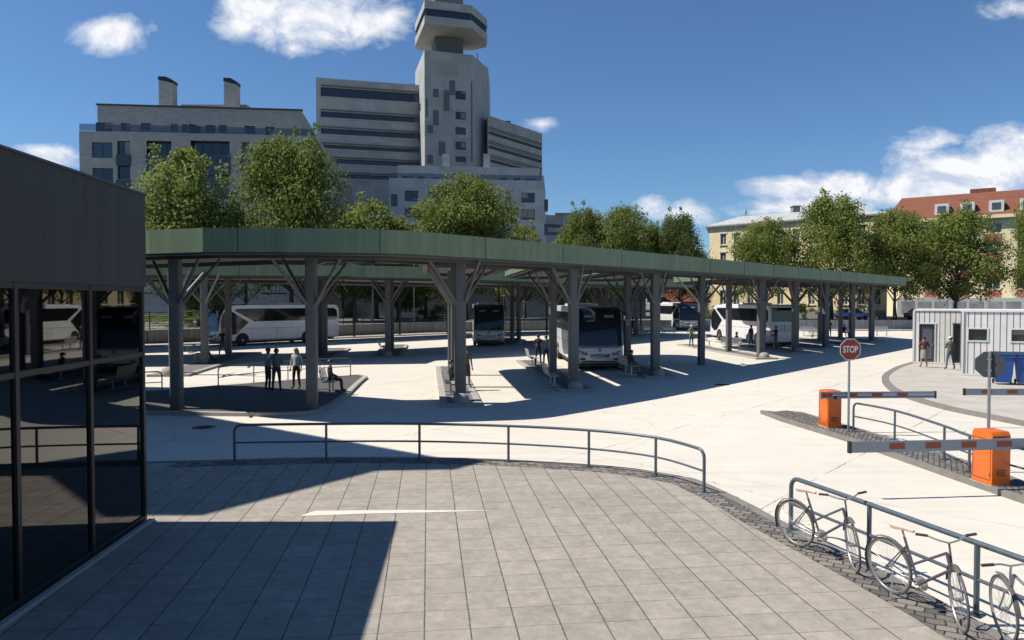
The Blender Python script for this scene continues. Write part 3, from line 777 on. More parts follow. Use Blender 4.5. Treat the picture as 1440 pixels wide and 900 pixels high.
# ================================================================ coaches
def make_coach():
    t = thing('coach', 'x', 'bus')
    W = 1.26
    prof = [(-5.86, .42), (-6.02, .62), (-6.06, 1.0), (-6.0, 1.3), (-5.93, 1.9), (-5.78, 2.5), (-5.5, 3.0), (-5.15, 3.28), (-4.6, 3.42), (-4.2, 3.44),
            (5.5, 3.44), (5.85, 3.34), (6.02, 3.0), (6.06, 1.6), (6.0, .5), (5.9, .4)]
    b = MB(); b.slab_x(prof, -W, W)
    b.build('body', M['white'], t, smooth=True, bevel=.13, seg=4, angle=50)
    # belly shadow box
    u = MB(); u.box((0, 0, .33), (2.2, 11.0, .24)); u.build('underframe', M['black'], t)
    # windscreen
    wp = [(-6.0, 1.32), (-5.93, 1.9), (-5.78, 2.5), (-5.5, 3.0), (-5.15, 3.28), (-4.6, 3.42), (-3.9, 3.445), (-3.4, 3.45)]
    xs = [-1.245, -1.225, -1.19, -1.13, -.6, 0, .6, 1.13, 1.19, 1.225, 1.245]; vs = []; 
    for i, (y, z) in enumerate(wp):
        # outward normal
        a = Vector(wp[max(i - 1, 0)]); c = Vector(wp[min(i + 1, len(wp) - 1)]); tt = (c - a).normalized(); nn = Vector((-tt.y, tt.x))
        nn = -nn if nn.x > 0 and i < 4 else nn
        if nn.y < 0 and i >= 4: nn = -nn
        for x in xs:
            e = max(0, abs(x) - 1.13); o = .018 - (.13 - math.sqrt(max(0, .13 ** 2 - e * e)))
            vs.append((x, y + nn.x * o, z + nn.y * o))
    k = len(xs); w = MB(); w.add(vs, [(i * k + j, i * k + j + 1, (i + 1) * k + j + 1, (i + 1) * k + j) for i in range(len(wp) - 1) for j in range(k - 1)])
    w.build('windscreen', M['busglass'], t, smooth=True)
    # curved brow line and wipers
    wi = MB()
    for sx in (-1, 1): wi.tube([(sx * .15, -6.08, 1.4), (sx * .8, -6.0, 1.62)], .012, 5)
    wi.build('wiper', M['black'], t)
    for sx in (-1, 1):
        X = sx * (W + .004)
        def plate(name, pts, m, th=.012, par=t, off=0.0, bev=0):
            q = MB(); x0 = X - sx * .01 + sx * off; q.slab_x(pts, min(x0, x0 + sx * th), max(x0, x0 + sx * th)); return q.build(name, m, par, bevel=bev)
        plate('side_window', [(-4.55, 2.95), (-4.25, 3.1), (5.4, 3.1), (5.75, 2.9), (5.78, 2.15), (5.6, 2.02), (-2.75, 2.02)], M['bwin'])
        # cab side glass, parted from the side windows by the slanting white pillar
        plate('door_window', [(-5.72, 1.25), (-5.80, 2.0), (-5.62, 2.62), (-5.3, 2.98), (-4.98, 3.0), (-3.25, 1.96), (-4.4, 1.0), (-5.0, .92)], M['bwin'])
        for yy in (-2.9, -.6, 1.6, 3.2, 4.6):
            plate('panel_line', [(yy, .48), (yy + .02, .48), (yy + .02, 1.42), (yy, 1.42)], M['framed'], .006)
        plate('panel_line', [(-3.6, 1.42), (5.95, 1.42), (5.95, 1.445), (-3.6, 1.445)], M['framed'], .006)
        for yy in (-3.2, -.1, 2.4):
            plate('lock_cover', [(yy, .98), (yy + .13, .98), (yy + .13, 1.05), (yy, 1.05)], M['black'], .008)
        for yc in (-3.85, 2.5, 3.85) if True else ():
            pts = [(yc + .62 * math.cos(a), .5 + .6 * math.sin(a)) for a in [k * math.pi / 12 for k in range(13)]] + [(yc - .62, .36), (yc + .62, .36)]
            if yc != 3.85 or True:
                plate('wheel_arch', pts, M['black'], .012)
            wh = MB(); wh.lathe([(.30, -.13), (.46, -.13), (.50, -.08), (.50, .08), (.46, .13), (.30, .135)], (sx * (W - .11), yc, .5), 24, axis='X')
            wo = wh.build('wheel', M['tyre'], t, smooth=True)
            rm = MB(); h0 = sx * .138; rm.lathe([(.30, h0 - sx * .02), (.29, h0), (.22, h0 - sx * .03), (.12, h0 - sx * .02), (.11, h0 + sx * .03), (.02, h0 + sx * .03)], (sx * (W - .11), yc, .5), 18, axis='X')
            rm.build('rim', M['rim'], wo, smooth=True)
        m = MB(); m.tube([(sx * 1.1, -5.3, 3.2), (sx * 1.38, -5.95, 3.12), (sx * 1.42, -6.12, 2.9)], .035, 7); mo = m.build('mirror', M['black'], t, smooth=True)
        g = MB(); g.box((sx * 1.42, -6.13, 2.62), (.2, .13, .46)); g.build('mirror_head', M['winglb'], mo, bevel=.04)
        hl = MB(); hl.add([(sx * .62, -6.075, .98), (sx * 1.12, -6.06, 1.12), (sx * 1.2, -5.98, 1.1), (sx * 1.18, -5.99, .9), (sx * .72, -6.08, .86),
                           (sx * .62, -6.0, .98), (sx * 1.12, -5.9, 1.12), (sx * 1.17, -5.85, 1.1), (sx * 1.17, -5.85, .9), (sx * .72, -6.0, .86)],
                          [(0, 1, 2, 3, 4), (5, 6, 7, 8, 9)] + [(i, (i + 1) % 5, 5 + (i + 1) % 5, 5 + i) for i in range(5)])
        ho = hl.build('headlight', M['busglass'], t)
        for q in range(2):
            l = MB(); l.lathe([(.07, 0), (.065, .02), (.02, .028)], n=10, axis='Z'); lo = l.build('lamp', M['lampg'], ho)
            lo.rotation_euler = (R(90), 0, 0); lo.location = (sx * (.84 + q * .19), -6.075, .98 + q * .02)
        fl = MB(); fl.box((sx * .9, -6.02, .66), (.3, .1, .09)); fl.build('fog_light', M['bwin'], t, bevel=.02)
        tl = MB(); tl.box((sx * 1.02, 6.045, .95), (.26, .06, .26)); tl.build('tail_light', [M['orange_l'] if sx < 0 else M['redl']], t, bevel=.02)
    g = MB(); g.box((0, -6.055, .84), (1.0, .05, .16)); g.build('grille', M['bwin'], t, bevel=.02)
    g = MB(); g.box((0, -6.09, .86), (.72, .03, .07)); g.build('grille_bar', M['alu'], t)
    g = MB(); g.box((0, -6.065, .62), (.52, .04, .11)); g.build('number_plate', M['signwhite'], t)
    g = MB(); g.box((0, -6.0, .5), (1.9, .06, .1)); g.build('lower_grille', M['black'], t)
    rw = MB(); rw.slab_x([(6.045, 2.05), (6.02, 2.95), (5.9, 3.2), (5.93, 3.2), (6.055, 2.96), (6.085, 2.05)], -1.08, 1.08); rw.build('rear_window', M['bwin'], t, bevel=.01)
    vn = MB()
    for j in range(5): vn.box((0, 6.06, 1.3 + j * .12), (1.6, .02, .025))
    for x in (-.8, 0, .8): vn.box((x, 6.058, 1.54), (.03, .02, .54))
    vn.build('engine_vent', M['framed'], t)
    g = MB(); g.box((0, 6.05, .8), (.52, .05, .12)); g.build('number_plate', M['signwhite'], t)
    # sun blinds, dashboard lip and badge at the nose
    for sx in (-1, 1):
        q = MB(); q.box((sx * .55, -5.62, 2.92), (.5, .012, .16), M=Matrix.Rotation(R(-30), 4, 'X')); q.build('sun_blind', M['blind'], t)
    q = MB(); q.lathe([(.09, 0), (.085, .015), (.03, .02)], n=16); qo = q.build('badge', M['alu'], t); qo.rotation_euler = (R(90), 0, 0); qo.location = (0, -6.07, 1.14)
    q = MB(); q.box((0, -6.05, 1.27), (2.1, .05, .035)); q.build('cowl_line', M['black'], t)
    q = MB(); q.box((0, -6.03, .47), (2.2, .05, .03)); q.build('bumper_lip', M['alu'], t)
    ac = MB(); ac.box((0, 1.0, 3.5), (1.7, 2.6, .16)); ac.build('roof_unit', M['white'], t, bevel=.06)
    return t
coach = make_coach(); cu = [False]
CG = 'white coaches parked in the bus station'
def put_coach(c, brg, label):   # c = centre of the coach, brg = bearing of the nose (deg, from +Y clockwise)
    return place(coach, cu, (c[0], c[1], 0), R(180 - brg), label, CG)
def from_nose(nx, ny, brg, s=1):
    d = Vector((math.sin(R(brg)), math.cos(R(brg)))); return Vector((nx, ny)) - d * 6.06 * s
nb = 180 - BD
c3 = G(843, 523, 0); put_coach(from_nose(c3[0] + .05, c3[1] + .2, nb + 3.6), nb + 3.6, 'nearest white coach, nose towards viewer, between two columns right of centre')
c2 = G(688, 487.5, 0); put_coach(from_nose(c2[0], c2[1], nb + 3), nb + 3, 'middle white coach with dark windscreen, nose towards viewer, just right of the central column')
c4 = G(970, 465.5, 0); put_coach(from_nose(c4[0], c4[1], nb), nb, 'most distant white coach, three-quarter view, before the wall near the yellow house')
c1 = G(287, 488, 0); put_coach(from_nose(c1[0] + .3, c1[1] + .3, 219), 219, 'white coach seen side-on at far left, its nose pointing left')
c5 = G(1106, 488, 0); cc = Vector((c5[0] - .3, c5[1])) + Vector(GD) * 6.0; put_coach(cc, -BD - 1.0, 'white coach seen from behind on the right, orange tail lamp showing')
# ================================================================ cars on the street behind
def make_car(paint, name='parked_car'):
    t = thing(name, 'x', 'car')
    b = MB(); b.slab_x([(-2.1, .35), (-2.15, .7), (-1.9, .88), (-1.1, .98), (1.55, 1.0), (2.0, .95), (2.12, .7), (2.08, .35)], -.87, .87); b.build('body', paint, t, smooth=True, bevel=.08, seg=3)
    c = MB(); c.add([(x * w, y, z) for z, w in ((.96, .84), (1.46, .64)) for x, y in ((-1, -1.15 if z < 1 else -.35), (1, -1.15 if z < 1 else -.35), (1, 1.75 if z < 1 else 1.2), (-1, 1.75 if z < 1 else 1.2))],
                    [(4, 5, 6, 7), (0, 1, 5, 4), (1, 2, 6, 5), (2, 3, 7, 6), (3, 0, 4, 7)]); c.build('cabin_glass', M['bwin'], t, bevel=.05)
    r = MB(); r.box((0, .42, 1.465), (1.2, 1.5, .03)); r.build('roof', paint, t, bevel=.01)
    for x in (-.8, .8):
        for y in (-1.3, 1.3):
            w = MB(); w.lathe([(.18, -.09), (.31, -.09), (.32, 0), (.31, .09), (.18, .1), (.02, .08)], (x, y, .32), 16, axis='X'); w.build('wheel', M['tyre'], t, smooth=True)
        h = MB(); h.box((x * .85, -2.1, .68), (.3, .06, .13)); h.build('headlight', M['lampg'], t, bevel=.02)
        h = MB(); h.box((x * .85, 2.09, .75), (.3, .06, .14)); h.build('tail_light', M['redl'], t, bevel=.02)
    return t
M['carblue'] = mat('blue_car_paint', (.01, .06, .28), .25, coat=.5)
M['cardark'] = mat('dark_car_paint', (.02, .022, .026), .25, coat=.5)
car = make_car(M['carblue']); p = at(1197, 448, 97.0); car.location = (p.x, 96.6, TZ + .02); car.rotation_euler = (0, 0, R(90)); tag(car, 'small blue car parked on the street behind the far wall, seen between columns')
car = make_car(M['cardark']); p = at(1290, 450, 97.0); car.location = (p.x + .6, 96.8, TZ + .02); car.rotation_euler = (0, 0, R(88)); tag(car, 'dark car on the street, its end just showing left of the cabin')
# ================================================================ barriers, signs
def cabinet(root, x, y, z, rz):
    c = MB()
    pr = [(-.27, 0), (.27, 0), (.27, .98), (.22, 1.06), (-.22, 1.06), (-.27, .98)]
    c.slab_x(pr, -.2, .2); o = c.build('cabinet', M['orange'], root, smooth=True, bevel=.015); o.location = (x, y, z); o.rotation_euler = (0, 0, rz)
    b = MB(); b.box((0, 0, -.02), (.46, .6, .05)); b.build('base_plate', M['kerbl'], o)
    dd = MB()
    for a_, b_ in (((-.203, 0, .9), (.004, .46, .008)), ((-.203, 0, .1), (.004, .46, .008)), ((-.203, -.23, .5), (.004, .008, .8)), ((-.203, .23, .5), (.004, .008, .8))): dd.box(a_, b_)
    dd.build('door_gap', M['black'], o)
    vv = MB()
    for k in range(4): vv.box((0, -.273, .2 + k * .035), (.2, .006, .012))
    vv.build('vent', M['black'], o)
    hg = MB()
    for zz3 in (.2, .8): hg.box((-.207, -.2, zz3), (.014, .02, .07))
    hg.build('hinge', M['galv'], o)
    l = MB(); l.lathe([(.022, 0), (.022, .012), (.004, .014)], n=10); lo = l.build('lock', M['galv'], o); lo.rotation_euler = (0, R(-90), 0); lo.location = (-.201, .12, .8)
    return o
def boom(root, p0, p1, z, h=.2, ns=4, gap=.85):
    a = Vector(p0); b = Vector(p1); d = (b - a); L_ = d.length; ang = math.atan2(d.y, d.x)
    m = MB(); n = 5
    m.slab_x([(-.028, -h / 2), (-.035, -h * .3), (-.02, -h * .08), (-.02, h * .08), (-.035, h * .3), (-.028, h / 2), (.03, h / 2), (.03, -h / 2)], 0, L_)
    o = m.build('boom', M['alu'], root); o.location = (a.x, a.y, z); o.rotation_euler = (0, 0, ang)
    e = MB(); e.box((L_ + .02, 0, 0), (.05, .085, h + .02)); e.build('end_cap', M['black'], o, bevel=.008)
    q = MB(); q.box((L_ / 2, -.024, 0), (L_ - .02, .012, h * .1)); q.build('groove', M['boomline'], o)
    x = L_ - gap
    for k in range(ns):
        s = MB(); s.box((x, 0, .01), (.3, .078, h * .56)); s.build('stripe', M['redstripe'], o); x -= .73
    for bx in (.18, .42):
        for bz in (-.045, .045):
            q = MB(); q.lathe([(.018, 0), (.012, .012)], n=6); qo = q.build('bolt', M['galv'], o); qo.rotation_euler = (R(90), 0, 0); qo.location = (bx, -.033, bz)
    return o
def barrier(label, cx, cy, rz, tip, cab=True, side=1):
    t = thing('barrier_gate', label, 'barrier', (cx, cy, .12), 0, 'orange barrier gates across the lanes')
    if cab: cabinet(t, 0, 0, 0, rz)
    return t
b1 = G(1170, 601, .12)
t1 = barrier('farther orange barrier cabinet with boom reaching right, beside the red stop sign', b1[0], b1[1] + .15, R(5), None)
q = at(1311, 555, b1[1] + .05); boom(t1, (-.42, -.33), (q.x - b1[0], -.2), 3.75 - (555 - 423) * (b1[1]) / F - .12, .19, 4, .95)
sh = MB(); sh.tube([(0, -.36, .88), (0, 0, .88)], .05, 8); sh.build('axle', M['black'], t1)
b2 = G(1402, 682, .12)
t2 = barrier('nearer orange barrier cabinet with long boom reaching left across the lane', b2[0], b2[1] + .2, R(7), None)
tip = at(1196, 628.5, 13.75)
zz = at(1300, 626, 13.95).z
boom(t2, (.36, -.42), (tip.x - b2[0], 13.75 - b2[1] - .2), zz - .12, .205, 4, .92)
sh = MB(); sh.tube([(.1, -.45, zz - .12), (0, 0, zz - .12)], .05, 8); sh.build('axle', M['black'], t2)
q3 = at(1357, 551, 21.5)
t3 = barrier('boom reaching in from the right edge towards the farther barrier, its cabinet out of view', q3.x + 3.6, 21.4, 0, None)
cabinet(t3, .1, .2, 0, R(-40)); boom(t3, (.4, 0), (-3.6, .1), q3.z - .12, .19, 4, .62)
# slot channel on the yard under the near boom
def octagon(r): return [(r / math.cos(R(22.5)) * math.cos(R(22.5 + 45 * k)), r / math.cos(R(22.5)) * math.sin(R(22.5 + 45 * k))) for k in range(8)]
def stop_sign(x, y, rz, zc, label, d=.58, tophi=.12, flip=False):
    t = thing('stop_sign', label, 'sign', (x, y, .12), rz, 'stop signs on the barrier island')
    p = MB(); p.tube([(0, 0, 0), (0, 0, zc + tophi - .12)], .032, 10); p.build('pole', M['galv'], t, smooth=True)
    def disc(name, r, y0, y1, m, par=t):
        o = octagon(r); b = MB(); n = 8
        b.add([(q[0], y0, q[1]) for q in o] + [(q[0], y1, q[1]) for q in o], [tuple(range(8)), tuple(range(8, 16))[::-1]] + [(i, (i + 1) % 8 if False else i, i, i) for i in range(0)] + [((i + 1) % 8, i, 8 + i, 8 + (i + 1) % 8) for i in range(8)])
        ob = b.build(name, m, par); return ob
    pl = disc('plate', d / 2, -.045, -.036, M['signback']); pl.location = (0, 0, zc - .12)
    wh = disc('white_border', d / 2 - .002, -.0495, -.0455, M['signwhite'], pl)
    rd = disc('red_face', d / 2 - .022, -.053, -.050, M['signred'], pl)
    cu_ = bpy.data.curves.new('STOP', 'FONT'); cu_.body = 'STOP'; cu_.size = .235; cu_.align_x = 'CENTER'; cu_.align_y = 'CENTER'; cu_.extrude = .001; cu_.offset = .0045; cu_.space_character = 1.0
    tmp = bpy.data.objects.new('tmp', cu_); C.objects.link(tmp); bpy.context.view_layer.update()
    me = bpy.data.meshes.new_from_object(tmp.evaluated_get(bpy.context.evaluated_depsgraph_get())); bpy.data.objects.remove(tmp)
    me.transform(Matrix.Scale(.78, 4, (1, 0, 0)) @ Matrix.Scale(1.1, 4, (0, 1, 0))); me.materials.clear(); me.materials.append(M['signwhite'])
    lo = bpy.data.objects.new('stop_lettering', me); link(lo, pl); lo.rotation_euler = (R(90), 0, 0); lo.location = (0, -.0555, -.006)
    c = MB()
    for dz in (-.12, .12): c.box((0, -.005, zc - .12 + dz), (.09, .07, .03))
    c.build('clamp', M['galv'], t)
    return t
s1 = G(1193, 606, .12)
stop_sign(s1[0], s1[1], R(6), 2.40, 'red octagonal stop sign on grey pole facing viewer, reading STOP', .6)
s2y = 15.9; s2x = (1393 - 720) / F * s2y
stop_sign(s2x, s2y, R(180 - 40), at(1392, 513, s2y).z, 'octagonal stop sign seen from its dark back, behind the nearer orange cabinet', .56, tophi=.29)
# ================================================================ bicycles
def wheel_mesh(par, name, mats, tire=True):
    w = MB(); n = 32; r = .335
    ring = [(0, r * math.cos(2 * math.pi * k / n), r * math.sin(2 * math.pi * k / n)) for k in range(n + 1)]
    w.tube(ring, .0145, 8, caps=False); wo = w.build(name, M['biketyre'], par, smooth=True)
    rr = MB(); rr.tube([(0, p[1] * .94, p[2] * .94) for p in ring], .011, 6, caps=False); rr.build('rim', M['spoke'], wo, smooth=True)
    sp = MB()
    for k in range(32):
        a = 2 * math.pi * k / 32; b = a + (.55 if k % 2 else -.55); sx = .022 if (k // 2) % 2 else -.022
        sp.tube([(sx, .02 * math.cos(b), .02 * math.sin(b)), (0, r * .94 * math.cos(a), r * .94 * math.sin(a))], .0016, 4, caps=False)
    sp.tube([(-.045, 0, 0), (.045, 0, 0)], .02, 8)
    sp.build('spokes', M['spoke'], wo)
    return wo
def make_bike(label, fm, steer, group):
    t = thing('bicycle', label, 'bicycle', group=group)
    L_ = lambda *p: p
    lean = bpy.data.objects.new('frame', None)
    rw = (0, .0, .352); fw = (0, -1.06, .352)      # heading = -Y
    bb = (0, -.44, .28); st = (0, -.27, .80); hd = (0, -.86, .80); hl = (0, -.90, .62)
    f = MB()
    f.tube([bb, st], .015, 8); f.tube([(0, -.375, .50), hd], .015, 8); f.tube([bb, hl], .017, 8); f.tube([hd, hl], .019, 8)
    for sx in (-1, 1):
        f.tube([(sx * .055, 0, .352), (sx * .02, -.40, .285)], .009, 6); f.tube([(sx * .055, 0, .352), (sx * .015, -.30, .70)], .008, 6)
    fo = f.build('frame', fm, t, smooth=True)
    sp = MB(); sp.tube([st, (0, -.245, .90)], .012, 8); sp.build('seat_post', M['spoke'], t, smooth=True)
    sd = MB(); sd.add([(-.02, -.42, .925), (.02, -.42, .925), (.03, -.3, .93), (.075, -.16, .935), (.06, -.1, .93), (-.06, -.1, .93), (-.075, -.16, .935), (-.03, -.3, .93)] +
                      [(-.015, -.42, .895), (.015, -.42, .895), (.025, -.3, .89), (.06, -.16, .88), (.05, -.11, .885), (-.05, -.11, .885), (-.06, -.16, .88), (-.025, -.3, .89)],
                      [tuple(range(8)), tuple(range(8, 16))[::-1]] + [((i + 1) % 8, i, 8 + i, 8 + (i + 1) % 8) for i in range(8)]); sd.build('saddle', M['pink'], t, smooth=True, bevel=.008)
    w1 = wheel_mesh(t, 'wheel', None); w1.location = rw
    # steered assembly pivots about the head tube
    fk = MB(); piv = Vector((0, -.93, .5))
    for sx in (-1, 1): fk.tube([Vector((sx * .04, -.91, .60)) - piv, Vector((sx * .05, -.98, .45)) - piv, Vector((sx * .05, -1.06, .352)) - piv], .009, 6)
    fk.tube([Vector((-.045, -.91, .61)) - piv, Vector((.045, -.91, .61)) - piv], .014, 6); fk.tube([Vector((0, -.90, .60)) - piv, Vector((0, -.835, .90)) - piv], .012, 8)
    ko = fk.build('fork', fm, t, smooth=True); ko.location = piv; ko.rotation_euler = (0, 0, steer)
    w2 = wheel_mesh(t, 'wheel', None); w2.location = piv + Matrix.Rotation(steer, 3, 'Z') @ (Vector(fw) - piv); w2.rotation_euler = (0, 0, steer)
    hb = MB(); hp = [(-.29, -.72, .96), (-.2, -.75, .955), (-.1, -.83, .93), (0, -.845, .905), (.1, -.83, .93), (.2, -.75, .955), (.29, -.72, .96)]
    hb.tube([Vector(p) - piv for p in hp], .011, 8); ho = hb.build('handlebar', M['spoke'], t, smooth=True); ho.location = piv; ho.rotation_euler = (0, 0, steer)
    for sx in (-1, 1):
        g = MB(); g.tube([Vector((sx * .19, -.753, .956)) - piv, Vector((sx * .31, -.715, .962)) - piv], .017, 8); g.build('grip', M['grip'], ho, smooth=True)
    for par, cy, a0, a1 in ((t, 0, -25, 165), (ko, None, 10, 110)):
        md = MB(); pts = []
        for k in range(14):
            a = R(a0 + (a1 - a0) * k / 13)
            c = Vector((0, 0, .352)) if cy == 0 else Vector(fw) - piv
            pts.append(c + Vector((0, math.cos(a) * .37, math.sin(a) * .37)) * (1 if not (cy == 0 and k == 0) else 1.04))
        vs = []
        for p in pts: vs += [p + Vector((-.026, 0, -.003)), p + Vector((0, 0, .008)), p + Vector((.026, 0, -.003))]
        md.add(vs, [(3 * i + j, 3 * i + j + 1, 3 * i + 4 + j, 3 * i + 3 + j) for i in range(13) for j in range(2)])
        md.build('mudguard', M['biketyre'], par, smooth=True)
    cr = MB(); cr.lathe([(.085, -.002), (.085, .004), (.02, .006)], (.045, -.44, .28), 20, axis='X'); cr.lathe([(.035, -.002), (.035, .004)], (.045, 0, .352), 12, axis='X')
    cr.tube([(.047, -.44, .365), (.047, 0, .385)], .004, 4); cr.tube([(.047, -.44, .197), (.047, 0, .318)], .004, 4)
    cr.tube([(.06, -.44, .28), (.065, -.34, .16)], .009, 6); cr.tube([(-.05, -.44, .28), (-.06, -.54, .4)], .009, 6); cr.box((.11, -.34, .16), (.09, .06, .02)); cr.box((-.105, -.54, .4), (.09, .06, .02))
    cr.build('crankset', M['spoke'], t)
    ks = MB(); ks.tube([(-.04, -.1, .33), (-.16, -.16, .02)], .008, 6); ks.build('kickstand', M['spoke'], t)
    return t
gB = 'old bicycles leaning along the lower right railing'
def put_bike(b, rear, hx, hy, lean):
    ang = math.atan2(hx, -hy)        # local -Y -> heading
    b.rotation_euler = Euler((0, lean, ang), 'XYZ'); b.location = (rear[0], rear[1], .12)
b_1 = make_bike('farthest old grey bicycle at the start of the lower right railing', M['bikef'], R(-37), gB)
r1 = G(1121, 768, .12); put_bike(b_1, r1, .454, -.89, R(-7))
b_2 = make_bike('middle old bicycle with violet grey frame at the railing, front wheel turned edge-on', M['bikef'], R(-33), gB)
r2 = G(1253, 834, .12); put_bike(b_2, r2, .30, -.954, R(-6))
b_3 = make_bike('silver framed bicycle cut off by the lower right corner of the view', M['bikes'], R(-33), gB)
fx, fy = G(1404, 902, .12); h = Vector((-.35, .937)); put_bike(b_3, (fx - h.x * 1.06, fy - h.y * 1.06), h.x, h.y, R(5))
# ================================================================ people
def pmat(name, col, rough=.8): 
    if name not in M: M[name] = mat(name, col, rough, var=.1, vs=9)
    return M[name]
SK = pmat('light_skin', (.42, .24, .17), .55); SKD = pmat('brown_skin', (.16, .085, .055), .55)
EYE = pmat('dark_eye', (.02, .015, .012), .3)
def limb_set(pose, o):
    """joint positions, the figure faces local -Y"""
    P = {}
    sit = pose == 'sit'
    z = .50 if sit else .95
    lean = o.get('lean', 0.0)
    P['pel'] = (0, 0, z, .125); P['wai'] = (0, -.01 - lean * .3, z + .17, .115); P['che'] = (0, -.0 - lean * .8, z + .36, .135)
    P['upc'] = (0, .0 - lean, z + .47, .11); P['nek'] = (0, -.01 - lean, z + .55, .055); P['hd1'] = (0, -.02 - lean, z + .64, .085); P['hd2'] = (0, -.015 - lean, z + .735, .082)
    for s, k in ((-1, 'r'), (1, 'l')):
        P['sh' + k] = (s * .175, -lean, z + .455, .062)
        a = o.get('arm' + k, 'down')
        sx, sy, sz = s * .175, -lean, z + .455
        A = {'down': ((.07, .02, -.28), (.075, -.05, -.53)), 'hip': ((.14, .07, -.24), (.03, -.08, -.42)), 'fold': ((.08, -.02, -.26), (-.13, -.2, -.24)),
             'lap': ((.06, -.06, -.26), (-.02, -.30, -.36)), 'out': ((.12, -.2, -.1), (.14, -.45, -.06)), 'phone': ((.06, -.08, -.26), (-.04, -.26, -.08)), 'back': ((.1, .1, -.26), (-.06, .14, -.44))}[a]
        P['el' + k] = (sx + s * A[0][0], sy + A[0][1], sz + A[0][2], .043); P['wr' + k] = (sx + s * A[1][0], sy + A[1][1], sz + A[1][2], .03)
        st = o.get('stride', .0) * s; sp = o.get('spread', .02)
        if sit:
            fw = o.get('reach', 0) if s < 0 else 0
            P['hp' + k] = (s * .095, -.02, z - .01, .09); P['kn' + k] = (s * .13, -.44, z + .0, .062); P['an' + k] = (s * .13, -.47 - fw, .09, .042); P['to' + k] = (s * .14, -.62 - fw, .04, .04)
        else:
            P['hp' + k] = (s * .095, 0, z - .06, .092); P['kn' + k] = (s * (.10 + sp), -.02 + st * .5, .5, .062); P['an' + k] = (s * (.11 + 2 * sp), .03 + st, .09, .042); P['to' + k] = (s * (.13 + 2 * sp), -.13 + st, .04, .038)
    return P
BONES = [('pel', 'wai', 't'), ('wai', 'che', 't'), ('che', 'upc', 't'), ('upc', 'nek', 'h'), ('nek', 'hd1', 'h'), ('hd1', 'hd2', 'h')]
for k in 'rl':
    BONES += [('upc', 'sh' + k, 't'), ('sh' + k, 'el' + k, 'a'), ('el' + k, 'wr' + k, 'f'), ('pel', 'hp' + k, 'l'), ('hp' + k, 'kn' + k, 'l'), ('kn' + k, 'an' + k, 'c'), ('an' + k, 'to' + k, 's')]
